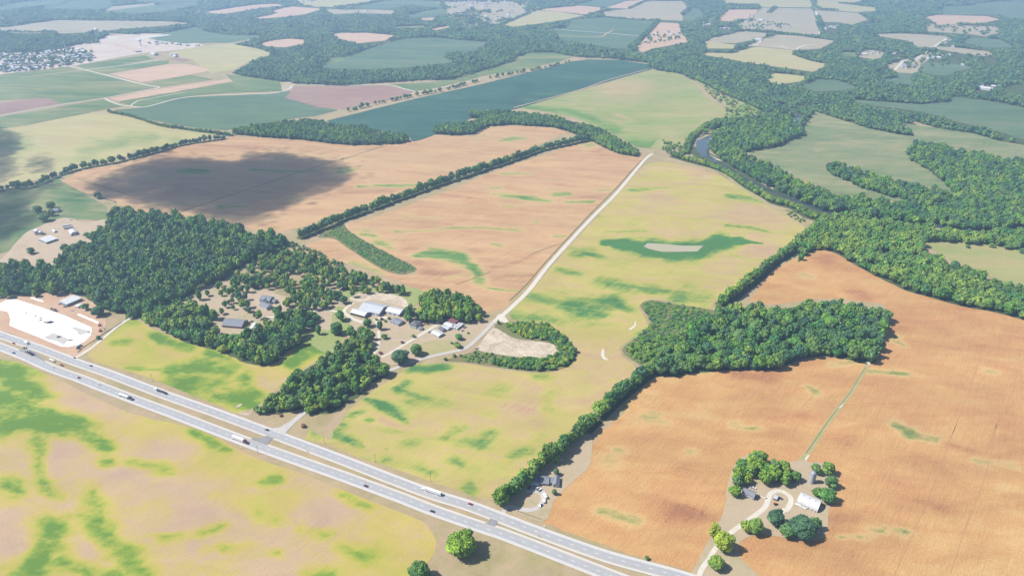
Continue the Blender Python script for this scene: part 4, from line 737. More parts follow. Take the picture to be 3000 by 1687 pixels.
for ci_, (key, tone, d, lab, grp) in enumerate(CAND):
    ids = sorted(take[ci_], key=lambda i: d[i, 1] if key.startswith('hedge') else topx(d[i, 0], d[i, 1])[0]); px, py = topx(d[:, 0], d[:, 1], 6.0)
    if ids: xs_ = sorted(px[i] for i in ids); ys_ = sorted(py[i] for i in ids)
    for n_, i in enumerate(ids):
        tn = random.choice(TONEMIX[tone]); big_ = 'large' if d[i, 2] > (rr_of[key][0] + rr_of[key][1]) / 2 else 'small'; tw = {'bright': 'fresh green', 'olive': 'olive-green', 'dark': 'dark green', 'sunny': 'yellow-green'}[tn]
        if key.startswith('hedge'): lb = '%s %s tree, %s from the %s' % (big_, tw, ordinal(n_ + 1), HEDGE_END[key])
        else:
            cx_ = min(6, int(7 * xs_.index(px[i]) / len(xs_))); cy_ = min(2, int(3 * ys_.index(py[i]) / len(ys_)))
            lb = '%s %s tree %s, %s of %s' % (big_, tw, ('at the back', 'midway in', 'at the front')[cy_], ('far left', 'left', 'left of centre', 'centre', 'right of centre', 'right', 'far right')[cx_], STAND_NAME[key])
        tree(float(d[i, 0]), float(d[i, 1]), float(d[i, 2]) * 1.03, float(d[i, 3]) * 2.1, tn, lb, grp, tk=i)
    rest = d[[i for i in range(len(d)) if i not in take[ci_]]]
    mass('tree_mass', rest, tone)
# the great far woods: smaller steps near, wider far away, with the open fields left out
far = []
for y0, y1 in ((1300, 1700), (1700, 2200), (2200, 2800), (2800, 3500), (3500, 4300), (4300, 5900)):
    s = max(11.5, (y0 + y1) / 2 / 190)
    B = [(-6200, y0), (6200, y0), (6200, y1), (-6200, y1)]
    p = scatter(B, s, 1.0); 
    if not len(p): continue
    k = inside(p[:, 0], p[:, 1], U1)
    px, py = topx(p[:, 0], p[:, 1], 5.0); k &= (px > -60) & (px < 3060) & (py > -40)
    p = p[k]; k = np.ones(len(p), bool)
    for e in EXC:
        for h_ in (0, 7, 14): k &= ~inside(p[:, 0] * H / (H - h_), p[:, 1] * H / (H - h_), e)     # nor where a crown would hide the field behind it
    yards = [pts(q) for q in ('T0 -80,395 300,395 540,350 780,290 1100,255 1310,262 1540,345 1290,385 720,468 520,503 0,563 -80,570', 'T2 1140,175 1160,260 1070,240 1060,180', 'T2 2200,690 2260,640 2380,650 2330,710',
             'T2 130,180 250,165 230,200 160,210', 'T2 260,235 290,205 370,200 380,235', 'T2 1580,430 1590,400 1640,400 1660,430', 'T2 1850,400 2150,430 2110,490 1830,470', 'T2 2400,680 2470,640 2576,640 2576,720 2440,720', 'T2 2250,440 2350,430 2380,480 2300,490', 'T2 1060,170 1180,175 1160,265 1060,250', 'T2 2010,280 2060,300 2020,350 1950,350')]
    for e in yards:
        for h_ in (0, 10): k &= ~inside(p[:, 0] * H / (H - h_), p[:, 1] * H / (H - h_), e)
    # no trees on the river
    RV = smooth(pts('T2 130,470 190,530 240,590 330,640'), False, 4) + smooth(pts('T2 760,800 830,850 880,900 850,925'), False, 4)
    for q in RV: k &= np.hypot(p[:, 0] - q[0], p[:, 1] - q[1]) > 15
    vil = inside(p[:, 0], p[:, 1], pts('T1 750,10 1350,0 1480,60 1380,130 1200,190 1000,215 940,240 900,200 800,130 800,60')); k &= ~(vil & (rng.random(len(p)) < .55))
    p = p[k]; gap = np.sin(p[:, 0] * .021 + np.sin(p[:, 1] * .013) * 2) * np.sin(p[:, 1] * .017 + 1); p = p[rng.random(len(p)) < np.clip(1.25 + gap * 1.1, .45, 1)]
    a_ = sized(p, s * .48, s * .82, 10, 19); a_[:, 3] *= 1 + .25 * np.sin(p[:, 0] * .03 + p[:, 1] * .011); far.append(a_)
for a in far: mass('far_woodland', a, 'far')
# far hedges and scattered rows
for s_, w_ in (('T1 2180,365 2260,290 2330,230 2390,155', 28), ('T1 1970,130 2100,145 2270,158 2400,155', 16), ('T2 455,237 600,242 800,265 1000,285 1150,310', 30), ('T1 -40,60 100,45 250,20 330,0', 30), ('T1 1380,70 1500,60 1650,42 1800,25 1880,5', 40), ('T1 2170,70 2300,10', 16), ('T1 1205,190 1430,100', 10), ('T2 650,100 700,60', 30), ('T2 400,165 520,160', 20), ('T0 330,245 430,250', 30), ('T2 990,55 1060,75 1170,80', 30), ('T2 100,160 300,100 330,75', 20), ('T0 0,245 200,250 430,250', 16), ('T0 310,300 500,300 740,290', 60), ('T0 900,240 1100,240 1300,225 1480,190', 60), ('T2 1830,150 1900,190', 14), ('T2 2080,190 2330,195', 40), ('T2 1180,30 1300,35 1440,25', 30)):
    P = smooth(pts(s_), False, 5); mass('distant_tree_row', sized(along(P, w_, 13), 7, 10, 9, 15), 'far')
# trees among the houses of the towns
def blobs(poly, n, r, h, key, name, gate=None):
    xs = [p[0] for p in poly]; ys = [p[1] for p in poly]; P = np.column_stack([rng.uniform(min(xs), max(xs), n * 3), rng.uniform(min(ys), max(ys), n * 3)]); k = inside(P[:, 0], P[:, 1], poly); P = P[k][:n]
    mass(name, sized(P, r[0], r[1], h[0], h[1]), key)
TOWN = pts('T0 -80,400 100,395 300,400 480,350 600,370 700,400 715,465 520,500 300,535 0,560 -80,565')
blobs(TOWN, 330, (5, 9), (6, 12), 'far', 'town_trees')
blobs(pts('T0 -80,290 200,300 520,290 740,290 750,330 500,345 300,395 0,400 -80,400'), 900, (7, 11), (10, 16), 'far', 'town_trees')
blobs(pts('T2 1830,190 2390,200 2390,250 2280,280 2160,260 1850,240'), 60, (6, 10), (9, 13), 'far', 'town_trees'); blobs(pts('T2 1660,470 1840,400 2350,420 2250,470 1800,520 1700,520'), 70, (6, 9), (9, 13), 'far', 'town_trees'); blobs(pts('T1 2230,340 2340,250 2560,260 2560,310'), 45, (5, 8), (8, 14), 'far', 'town_trees')
blobs(pts('T2 390,190 520,150 800,190 830,215 480,225'), 35, (6, 9), (8, 13), 'far', 'town_trees')
# scrub and shrubs
def shrubs(name, s_, sp, r, h, key, dens=1.0):
    p = scatter(pts(s_), sp, dens); mass(name, sized(p, r[0], r[1], h[0], h[1]), key)
shrubs('shrub_mass', 'L1 1240,262 1330,255 1550,265 1700,375 1765,460 1735,550 1600,600 1440,608 1200,575 1120,545 1250,520 1500,530 1650,490 1620,420 1540,380 1350,355 1280,310', 4.2, (2.2, 4.2), (3.5, 7.5), 'bright')
shrubs('shrub_mass', 'L1 850,530 950,495 1100,470 1250,510 1400,525 1240,570 1000,545', 5.5, (1.6, 2.8), (1.5, 3), 'edge', .7)
shrubs('shrub_mass', 'V 1568,885 1600,850 1640,812 1612,772 1640,757 1700,767 1765,777 1795,792 1700,860 1660,930 1600,910', 4.0, (1.5, 3.4), (.9, 3.2), 'dark', .85)
shrubs('shrub_mass', 'V 1570,880 1650,850 1720,850 1690,920 1640,930', 6, (2.6, 4.2), (4, 8), 'olive', .9)
shrubs('shrub_mass', 'M1 0,665 60,720 200,805 400,910 550,985 540,1015 450,1032 300,990 60,840 -40,760 M0 2440,750', 3.6, (1.3, 2.7), (.7, 1.9), 'dark', .9)
shrubs('shrub_mass', 'T2 130,640 260,700 400,750 520,800 620,860 500,900 300,900 330,860 300,790 200,720', 13, (3, 6), (3, 8), 'edge', .6)
shrubs('shrub_mass', 'M0 2050,870 2200,800 2400,880 2576,970 M1 0,960 -100,1050 M0 2200,1010 1900,1000', 7, (2.4, 4), (3, 7), 'olive', .8)
shrubs('shrub_mass', 'M2 1850,1050 1960,950 2150,1010 2400,1120 2300,1150', 9, (3, 5), (3, 7), 'edge', .8)
shrubs('shrub_mass', 'M2 -150,30 0,60 60,130 -60,160 -150,110', 10, (3, 5), (3, 7), 'olive', .7)
shrubs('shrub_mass', 'M2 760,560 860,570 930,640 900,660 800,600', 6, (1.5, 3), (2, 4), 'olive', .7)
def lone(t, x, y, r, h, tone, label, **k):
    p = W(t, x, y); return tree(p.x, p.y, r, h, tone, label, **k)
L = lone
L('B1', 905, 1080, 12.8, 21, 'sunny', 'huge round bright green tree standing alone beside the near carriageway', crown=CRBIG[0])
L('B1', 590, 1275, 8.6, 16, 'olive', 'round olive-green tree at the bottom edge below the highway', crown=CRBIG[1])
L('B2', 300, 1055, 8.2, 19, 'yellow', 'tall pale yellow-green tree over the drive, larger of the two at the drive', crown=CRBIG[0])
L('B2', 235, 965, 5.6, 15, 'yellow', 'small yellow-green tree touching the left side of the larger drive tree')
L('B2', 245, 1195, 6.4, 12, 'olive', 'thin olive tree leaning over the drive at the bottom edge', crown=CRBIG[1])
L('B2', 540, 925, 7.0, 14, 'olive', 'yellowish round tree at the left end of the clump below the looped drive', crown=CRBIG[1])
L('B2', 470, 915, 5.4, 12, 'yellow', 'yellow-green tree beside the drive, outermost left of the clump below the loop')
L('B2', 690, 870, 7.4, 17, 'blue', 'tall dark tree in the middle of the clump below the looped drive', crown=CRBIG[0])
L('B2', 890, 950, 11.5, 18, 'blue', 'broad blue-green tree with spreading crown below the white barn', crown=CRBIG[1])
L('B2', 780, 950, 7.4, 13, 'dark', 'dark tree between the broad blue-green tree and the drive clump')
L('B2', 990, 900, 5.6, 13, 'dark', 'dark green tree right of the broad blue-green tree below the barn')
L('B2', 1000, 480, 5.4, 11, 'olive', 'dull green tree directly behind the silo'); L('B2', 1090, 480, 6.8, 13, 'olive', 'rounded tree at the top right of the farmstead, behind the silo')
L('B2', 1110, 580, 6.6, 12, 'olive', 'yellow-green tree on the right rim of the farmstead above the barn tree'); L('B2', 1080, 690, 7.6, 14, 'bright', 'bright green tree beside the right end of the white barn', crown=CRBIG[0]); L('B2', 1005, 650, 4.6, 9, 'olive', 'small dull tree touching the back of the white barn')
L('B2', 405, 650, 4.0, 8, 'dark', 'small dark tree left of the white farmstead house')
L('Z1', 1420, 1090, 7.2, 14, 'bright', 'round dark green tree standing alone on the lawn beside the lane', crown=CRBIG[1])
L('Z1', 1120, 1240, 10.6, 17, 'blue', 'large grey-green spreading tree right on the bend of the lane', crown=CRBIG[0])
L('Z1', 730, 620, 5.4, 13, 'dark', 'dark cone-shaped conifer beside the farm drive', crown=CON); L('Z1', 1360, 760, 2.8, 4.5, 'olive', 'small round bush-like tree on the lawn in front of the farmhouse')
L('Z1', 2220, 800, 5.2, 8.5, 'bright', 'dark round tree above the lane, upper of the pair at the quarry side'); L('Z1', 2190, 950, 5.2, 8, 'olive', 'light green tree directly above the lane, lower of the pair')
L('Z1', 810, 790, 4.6, 7, 'olive', 'low spreading tree left of the farm lawn, by the curved path'); L('Z1', 1690, 380, 4.6, 12, 'bright', 'pale green tree on the left front of the farm grove')
L('Z1', 440, 740, 4.8, 10, 'bright', 'green tree in the cluster left of the farm drive'); L('Z1', 560, 990, 5, 9, 'olive', 'grey-green tree leaning to the farm side drive'); L('Z1', 500, 1060, 4, 7, 'olive', 'small grey-green tree at the foot of the farm side drive')
L('Z1', 500, 560, 6.4, 12, 'bright', 'green tree below the open-sided metal shed'); L('Z1', 1310, 230, 3.6, 8, 'dark', 'dark tree at the right end of the metal sheds'); L('Z1', 1270, 440, 5, 11, 'bright', 'bright green tree between the metal sheds and the farm grove')
for i_, (x_, y_, r_, tn_, lb_) in enumerate(((660, 440, 2.4, 'olive', 'small shrub left of the low grey-roofed garage'), (760, 430, 2.6, 'rust', 'brownish shrub in front of the metal sheds'), (830, 470, 2.2, 'olive', 'little shrub at the garage corner'), (900, 420, 2.6, 'dark', 'dark shrub between the sheds and the garage'), (2080, 880, 2.0, 'dark', 'small dark bush left of the pair above the lane'), (2390, 690, 2.0, 'olive', 'little bush on the rough slope above the lane'), (740, 1070, 2.6, 'rust', 'brown bush beside the farm side drive'), (2520, 1060, 2.2, 'dark', 'dark bush below the lane near the mound'), (2250, 1120, 2.4, 'dark', 'dark bush below the lane, middle one'), (2130, 1130, 2.8, 'dark', 'dark bush below the lane, left one'), (1960, 1190, 2.6, 'dark', 'lowest dark bush below the lane'), (1150, 870, 2.4, 'rust', 'reddish bush at the farm drive fork'))):
    L('Z1', x_, y_, r_, r_ * 1.3, tn_, lb_, kind='shrub', cat='shrub')
L('L1', 1185, 255, 2.4, 6, 'dark', 'small dark upright tree at the foot of the white track'); L('L1', 20, 100, 6, 12, 'dark', 'dark tree left of the metal sheds')
L('L0', 750, 190, 8.6, 13, 'dark', 'wide green tree between the white building and the great wood', crown=CRBIG[1]); L('L0', 650, 150, 5.4, 10, 'dark', 'dark tree beside the long white-roofed building')
L('L0', 745, 370, 3.2, 5, 'dark', 'dark low bush-like tree beside the gravel road at the highway'); L('L0', 2405, 335, 5, 12, 'bright', 'slender green tree alone on the lawn between the two woods', crown=COL)
L('L0', 2545, 330, 8, 17, 'bright', 'big green tree in the row left of the farm drive', crown=CRBIG[0]); L('L0', 2570, 230, 7, 15, 'bright', 'tall green tree, topmost beside the farm drive'); L('L0', 2550, 410, 3.4, 6, 'bright', 'small green tree at the edge of the round lawn')
L('L0', 1200, 110, 4.2, 15, 'bright', 'tall narrow pale green tree at the wood corner', crown=COL); L('L0', 1510, 75, 6, 15, 'bright', 'tall green tree at the estate drive', crown=COL)
L('L0', 1950, 925, 5.4, 9, 'dark', 'dark round tree at the left tip of the junction wood'); L('L0', 2000, 925, 5.4, 10, 'dark', 'round dark green tree on the highway side of the junction wood'); L('L0', 2340, 930, 5.4, 9, 'bright', 'green tree right of the lane mouth at the junction')
L('L0', 2290, 1030, 3.2, 3.6, 'rust', 'small reddish-brown bush beside the junction apron'); L('L0', 2120, 950, 2.2, 2.6, 'rust', 'tiny brown bush left of the junction apron')
L('B1', 1607, 640, 3.0, 6.5, 'dark', 'small dark cone-shaped evergreen on the lawn of the highway house', crown=CON); L('B1', 2305, 1128, 2.2, 3.4, 'dark', 'small dark bush on the verge below the corn')
L('B1', 1165, 702, 1.6, 2.6, 'rust', 'little brown bush at the highway end of the tree row'); L('Z3', 1480, 330, 3.0, 8, 'dark', 'thin tree behind the highway house'); L('B1', 1620, 400, 5, 11, 'bright', 'green tree behind the highway house in the shade of the row')
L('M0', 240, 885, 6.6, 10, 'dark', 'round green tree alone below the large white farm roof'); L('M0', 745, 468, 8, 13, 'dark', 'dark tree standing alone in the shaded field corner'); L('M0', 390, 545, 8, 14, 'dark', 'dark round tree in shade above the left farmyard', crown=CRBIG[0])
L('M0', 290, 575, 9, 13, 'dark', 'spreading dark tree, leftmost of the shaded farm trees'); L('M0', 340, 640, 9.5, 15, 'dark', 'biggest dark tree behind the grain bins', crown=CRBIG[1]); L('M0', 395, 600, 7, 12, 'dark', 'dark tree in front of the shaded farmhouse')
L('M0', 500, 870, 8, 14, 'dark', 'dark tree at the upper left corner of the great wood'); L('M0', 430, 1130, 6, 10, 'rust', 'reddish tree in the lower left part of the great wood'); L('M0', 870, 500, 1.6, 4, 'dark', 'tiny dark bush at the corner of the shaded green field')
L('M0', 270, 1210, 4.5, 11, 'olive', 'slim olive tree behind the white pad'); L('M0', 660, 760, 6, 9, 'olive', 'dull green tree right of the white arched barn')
for i, (x, y) in enumerate(((2330, 835), (2450, 850), (2150, 840), (2560, 880))): L('M2', x, y, (5.5, 7, 4, 6)[i], (7, 9, 5, 8)[i], 'dark', ('left dark tree alone on the pale meadow', 'largest dark tree alone on the pale meadow', 'smallest dark bush-like tree on the pale meadow', 'dark tree at the right picture edge on the pale meadow')[i])
for i, (x, y) in enumerate(((1700, 1010), (1690, 1000))):
    L('T2', x, y + 10, 11, 15, 'dark', ('dark tree at the tip of the copse in the green field', 'round tree beside the tip of the copse in the green field')[i])
# ------------------------------------------------------------------ buildings
M_WALLW = plain('white_siding', (236, 236, 236), .7, .2, var=.06, scale=.4, k=1.0)
M_WALLB = plain('pale_blue_siding', (206, 222, 236), .7, .2, var=.06, scale=.4)
M_WALLG = plain('grey_metal_wall', (176, 184, 198), .5, .3, var=.08)
M_BRICK = plain('brick_wall', (190, 150, 130), .9, .1, var=.15)
M_STONE = plain('stone_chimney', (196, 184, 172), .9, .1, var=.2)
M_ROOFG = sheetmetal('grey_shingles', (150, 154, 166), .35, r=.85); M_ROOFD = sheetmetal('dark_shingles', (122, 124, 134), .35, r=.85)
M_ROOFW = sheetmetal('white_metal_roof', (240, 240, 242), .8, k=1.02); M_ROOFM = sheetmetal('bright_metal_roof', (234, 237, 242), .8, k=1.1, r=.3)
M_ROOFM2 = sheetmetal('dull_metal_roof', (214, 219, 226), .8, k=1.0, r=.4); M_ROOFR = sheetmetal('maroon_metal_roof', (150, 96, 100), .8, r=.5)
M_INSHADE = plain('dark_opening', (70, 62, 58), .9, .1, var=.2); M_GLASS = plain('window_glass', (60, 68, 80), .15, .6, var=.1)
M_TRIM = plain('white_trim', (246, 246, 246), .6, .2, var=.03, k=1.1); M_DOOR = plain('painted_door', (150, 120, 104), .6, .2)
M_POST = plain('weathered_wood', (150, 130, 110), .9, .1, var=.2); M_STEEL = plain('galvanised_steel', (196, 202, 210), .35, .5, .4, var=.1)
M_CONC = plain('silo_staves', (204, 206, 212), .8, .2, var=.1, scale=.5)
def frame(A, B, C):
    A = Vector((A[0], A[1])); B = Vector((B[0], B[1])); C = Vector((C[0], C[1])); u = (B - A); Lx = u.length; u.normalize(); v = Vector((-u.y, u.x))
    return A, math.atan2(u.y, u.x), Lx, abs((C - B).dot(v))
def windows(parent, Lx, D, wh, n, side='front', w_=1.0, h_=1.2, z=1.0, two=False):
    for lv in ((z, z + 2.9) if two else (z,)):
        for i in range(n):
            m = MB(); g = MB()
            if side == 'front':
                x = Lx * (i + .5) / n; m.box(x - w_ / 2 - .1, x + w_ / 2 + .1, -.09, -.005, lv - .1, lv + h_ + .1); g.box(x - w_ / 2, x + w_ / 2, -.13, -.092, lv, lv + h_)
            else:
                y = D * (i + .5) / n; X = Lx; m.box(X + .005, X + .09, y - w_ / 2 - .1, y + w_ / 2 + .1, lv - .1, lv + h_ + .1); g.box(X + .092, X + .13, y - w_ / 2, y + w_ / 2, lv, lv + h_)
            f = obj('window', m.me('window'), M_TRIM, parent); obj('pane', g.me('pane'), M_GLASS, f)
def roof_gable(Lx, D, wh, rh, o=.5, t=.22, ridge='x', frac=.5):
    m = MB()
    if ridge == 'x':
        yr = D * frac
        for y0, y1 in ((0, yr), (D, yr)):
            s = rh / abs(yr - y0); e = y0 - o * (1 if y1 > y0 else -1); z0 = wh - o * s + .02
            m.prism_x([(e, z0), (y1, wh + rh + .02), (y1, wh + rh + t), (e, z0 + t)], -o, Lx + o)
    else:
        for x0, x1 in ((0, Lx / 2), (Lx, Lx / 2)):
            s = rh / abs(x1 - x0); e = x0 - o * (1 if x1 > x0 else -1); z0 = wh - o * s + .02
            m.prism_y([(e, z0), (x1, wh + rh + .02), (x1, wh + rh + t), (e, z0 + t)], -o, D + o)
    return m
def roof_hip(Lx, D, wh, rh, o=.5):
    m = MB(); i = min(D / 2 + o, Lx / 2 + o - .3)
    if Lx >= D: r = [(-o + i, D / 2, wh + rh), (Lx + o - i, D / 2, wh + rh)]
    else: i = Lx / 2 + o; r = [(Lx / 2, -o + i, wh + rh), (Lx / 2, D + o - i, wh + rh)]
    b = [(-o, -o, wh), (Lx + o, -o, wh), (Lx + o, D + o, wh), (-o, D + o, wh)]
    lo = [(x, y, wh - .25) for x, y, z in b]
    v = b + r + lo
    if Lx >= D: f = [(0, 1, 5, 4), (1, 2, 5), (2, 3, 4, 5), (3, 0, 4)]
    else: f = [(0, 1, 4), (1, 2, 5, 4), (2, 3, 5), (3, 0, 4, 5)]
    f += [(6, 7, 1, 0), (7, 8, 2, 1), (8, 9, 3, 2), (9, 6, 0, 3), (9, 8, 7, 6)]
    return m.add(v, f)
def building(name, label, cat, A, B, C, wh, rh, wall=None, roof=None, ridge='x', hip=False, parent=None, nwin=0, nside=0, two=False, door=True, chimney=False, o=.5, group=None, doorw=1.1, frac=.5, flat=False):
    wall = wall or M_WALLW; roof = roof or M_ROOFG
    O, rz, Lx, D = frame(A, B, C)
    if parent is None: t = thing(name, label, cat, (O.x, O.y, .05), rz, group)
    else: t = parent
    m = MB(); m.box(0, Lx, 0, D, -.3, wh)
    if not hip and not flat:
        if ridge == 'x': yr = D * frac; [m.add([(x, 0, wh), (x, D, wh), (x, yr, wh + rh)], [(0, 1, 2)]) for x in (0, Lx)]
        else: [m.add([(0, y, wh), (Lx, y, wh), (Lx / 2, y, wh + rh)], [(0, 1, 2)]) for y in (0, D)]
    obj('wall', m.me('wall'), wall, t)
    if flat: rm = MB().box(-o, Lx + o, -o, D + o, wh + .01, wh + .3)
    else: rm = roof_hip(Lx, D, wh, rh, o) if hip else roof_gable(Lx, D, wh, rh, o, ridge=ridge, frac=frac)
    r = obj('roof', rm.me('roof'), roof, t)
    if chimney: obj('chimney', MB().box(Lx * .42, Lx * .42 + 1.1, D * .5 - .5, D * .5 + .5, wh, wh + rh + 1.1).me('chimney'), M_STONE, r)
    if nwin: windows(t, Lx, D, wh, nwin, 'front', two=two)
    if nside: windows(t, Lx, D, wh, nside, 'side', two=two)
    if door: obj('door', MB().box(Lx * .5 - doorw / 2, Lx * .5 + doorw / 2, -.12, -.004, 0, min(2.2, wh - .2)).me('door'), M_DOOR, t)
    return t, Lx, D
def q(t, x, y): return W(t, x, y)
def wing(parent, dx, dy, Lx, D, wh, rh, wall, roof, ridge='x', nwin=0, drz=0.0):
    """a further block of the same building, placed in the building's own axes"""
    m = MB(); m.box(dx, dx + Lx, dy, dy + D, -.3, wh)
    if ridge == 'x': [m.add([(x, dy, wh), (x, dy + D, wh), (x, dy + D / 2, wh + rh)], [(0, 1, 2)]) for x in (dx, dx + Lx)]
    else: [m.add([(dx, y, wh), (dx + Lx, y, wh), (dx + Lx / 2, y, wh + rh)], [(0, 1, 2)]) for y in (dy, dy + D)]
    obj('wall', m.me('wall'), wall, parent)
    r = roof_gable(Lx, D, wh, rh, .5, ridge=ridge); r.v = [(x + dx, y + dy, z) for x, y, z in r.v]; obj('roof', r.me('roof'), roof, parent)
    for i in range(nwin):
        x = dx + Lx * (i + .5) / nwin; f = obj('window', MB().box(x - .75, x + .75, dy - .09, dy - .005, .9, 2.3).me('window'), M_TRIM, parent)
        obj('pane', MB().box(x - .6, x + .6, dy - .13, dy - .092, 1.0, 2.2).me('pane'), M_GLASS, f)
# the house beside the highway: four joined sections
t, Lx, D = building('farmhouse', 'long grey-roofed white house in four joined sections beside the highway tree row', 'house', q('Z3', 1165, 520), q('Z3', 1330, 535), q('Z3', 1340, 400), 3.0, 2.2, M_WALLB, M_ROOFG, nwin=4, nside=1)
wing(t, -9.2, -2.0, 8.4, 14.5, 3.0, 2.6, M_WALLB, M_ROOFG, 'y', 1); wing(t, Lx + .01, 2.5, 4.3, 6.5, 2.7, 1.4, M_WALLW, M_ROOFG, 'x', 1); wing(t, Lx + 4.33, -1.2, 6.0, 11.5, 3.2, 2.4, M_WALLW, M_ROOFG, 'y', 2)
# three linked metal sheds
def shed(label, A, B, C, wh, rh, roofm, open_front=False, name='metal_shed', nside=0):
    O, rz, Lx, D = frame(A, B, C); t = thing(name, label, 'shed', (O.x, O.y, .05), rz)
    m = MB()
    if open_front: m.box(0, Lx, .9, D, -.3, wh); m.box(0, .3, 0, .89, 0, wh); m.box(Lx - .3, Lx, 0, .89, 0, wh)
    else: m.box(0, Lx, 0, D, -.3, wh)
    [m.add([(x, 0, wh), (x, D, wh), (x, D / 2, wh + rh)], [(0, 1, 2)]) for x in (0, Lx)]
    obj('wall', m.me('wall'), M_WALLG, t); obj('roof', roof_gable(Lx, D, wh, rh, .4).me('roof'), roofm, t)
    if open_front:
        obj('opening', MB().box(.35, Lx - .35, .84, .895, .1, wh - .1).me('opening'), M_INSHADE, t)  # dark panel on the solid wall, painted as the shade inside the shed
        for k in range(1, 6): obj('post', MB().box(Lx * k / 6 - .12, Lx * k / 6 + .12, .1, .35, 0, wh).me('post'), M_POST, t)
    else:
        for k in range(3): obj('sliding_door', MB().box(Lx * (k + .5) / 3 - 1.5, Lx * (k + .5) / 3 + 1.5, -.12, -.004, 0, wh - .5).me('sliding_door'), M_TRIM, t)
    obj('gable_door', MB().box(Lx + .004, Lx + .12, D * .35, D * .65, 0, wh - .3).me('gable_door'), M_WALLG, t)
    return t
shed('open-fronted metal shed with bright ridged roof, lowest of the three joined farm sheds', q('Z1', 170, 335), q('Z1', 437, 408), q('Z1', 590, 345), 4.0, 2.2, M_ROOFM, True)
shed('widest grey metal shed with a two-tone roof in the middle of the three farm sheds', q('Z1', 330, 280), q('Z1', 715, 372), q('Z1', 975, 235), 4.4, 4.2, M_ROOFM2)
shed('bright-roofed metal shed with sliding doors at the right of the three farm sheds', q('Z1', 835, 315), q('Z1', 1098, 380), q('Z1', 1245, 300), 4.4, 2.4, M_ROOFM)
building('garage', 'low grey-roofed white building between the metal sheds and the farmhouse', 'garage', q('Z1', 925, 495), q('Z1', 1078, 555), q('Z1', 1185, 480), 2.8, 1.9, M_WALLW, M_ROOFG, nwin=3, nside=2)
t, Lx, D = building('farmhouse', 'two-storey white farmhouse with hipped dark grey roof and tall chimney', 'house', q('Z1', 1290, 580), q('Z1', 1415, 612), q('Z1', 1520, 530), 5.6, 2.6, M_WALLW, M_ROOFD, hip=True, nwin=3, nside=2, two=True, chimney=True)
m = MB(); m.lathe([(0, 3.6), (4.0, 2.7), (4.0, 2.5)], 8, (Lx + 4.8, 2.5)); obj('porch_roof', m.me('porch_roof'), M_ROOFG, t); m = MB(); m.lathe([(3.7, 0), (3.7, 2.6)], 8, (Lx + 4.8, 2.5)); obj('porch_wall', m.me('porch_wall'), M_WALLW, t)
building('shed', 'small shed with a maroon metal roof at the upper end of the farm row', 'shed', q('Z1', 2010, 478), q('Z1', 2132, 530), q('Z1', 2215, 480), 3.0, .8, M_WALLG, M_ROOFR, frac=.9)
building('shed', 'white-roofed farm building below the maroon-roofed shed', 'shed', q('Z1', 1930, 545), q('Z1', 2055, 600), q('Z1', 2120, 545), 3.0, 1.3, M_WALLW, M_ROOFW, nwin=2)
building('greenhouse', 'white-framed farm building with dark panels in its roof', 'greenhouse', q('Z1', 1890, 590), q('Z1', 2010, 640), q('Z1', 2060, 600), 2.5, 1.0, M_WALLW, M_ROOFM2)
building('shed', 'dark-roofed shed between the white outbuilding and the panelled farm building', 'shed', q('Z1', 1830, 630), q('Z1', 1905, 670), q('Z1', 1945, 630), 3.2, 1.4, M_WALLW, M_ROOFD)
t, Lx, D = building('outbuilding', 'white outbuilding with low white roof nearest the farm lane', 'outbuilding', q('Z1', 1690, 705), q('Z1', 1835, 775), q('Z1', 1915, 705), 2.6, 1.2, M_WALLW, M_ROOFW, nwin=2)
for i, (a, b) in enumerate((((2085, 612), (2165, 548)), ((2140, 618), (2255, 528)), ((2190, 632), (2312, 535)))):
    A = q('Z1', *a); B = q('Z1', *b); d = (B - A).normalized(); n = Vector((d.y, -d.x, 0)); O, rz, Lx, D = frame(A, B, B - n * 3.0)
    t = thing('mobile_home', ('shortest white trailer, left of the three parked side by side', 'middle white trailer of the three parked side by side', 'longest white trailer, right of the three parked side by side')[i], 'trailer', (O.x, O.y, .05), rz, 'white trailers on the farm')
    obj('body', MB().box(0, Lx, 0, 3.0, .5, 3.0).me('body'), M_WALLW, t); obj('roof', MB().prism_x([(-.1, 3.0), (3.1, 3.0), (1.5, 3.35)], -.1, Lx + .1).me('roof'), M_ROOFW, t)
    for k in range(4): obj('window', MB().box(Lx * (k + .5) / 4 - .5, Lx * (k + .5) / 4 + .5, -.06, -.003, 1.5, 2.3).me('window'), M_GLASS, t)
    for x in (1.2, Lx - 1.2): obj('wheel', MB().tube((x, .1, .42), (x, .4, .42), .42).me('wheel'), M_GLASS, t)
# estate houses
t, Lx, D = building('estate_house', 'large grey-roofed estate house with crossing gables among yellow-green trees', 'house', q('Z6', 1040, 235), q('Z6', 1230, 265), q('Z6', 1320, 190), 5.4, 3.0, M_WALLB, M_ROOFG, nwin=4, nside=2, two=True, chimney=True)
wing(t, Lx * .42, -2.4, 5.0, D * .9, 5.2, 2.4, M_WALLB, M_ROOFG, 'y', 1); wing(t, Lx + .02, 2.0, 6.5, 7, 3.6, 2.0, M_WALLB, M_ROOFG, 'x', 1)
building('estate_house', 'white wing house with grey gable roof just below the large estate house', 'house', q('Z6', 1035, 325), q('Z6', 1175, 385), q('Z6', 1265, 325), 4.6, 1.8, M_WALLW, M_ROOFG, nwin=3, nside=1, two=False)
building('estate_house', 'long estate house under a big plain grey roof half hidden by trees', 'house', q('Z6', 330, 700), q('Z6', 700, 730), q('Z6', 790, 600), 3.4, 4.2, M_BRICK, M_ROOFG, nwin=6, nside=1)
building('pool_house', 'small white building with a pale roof right of the long estate house', 'outbuilding', q('Z6', 850, 770), q('Z6', 960, 770), q('Z6', 1030, 660), 3, 1.6, M_WALLW, M_ROOFM, ridge='y')
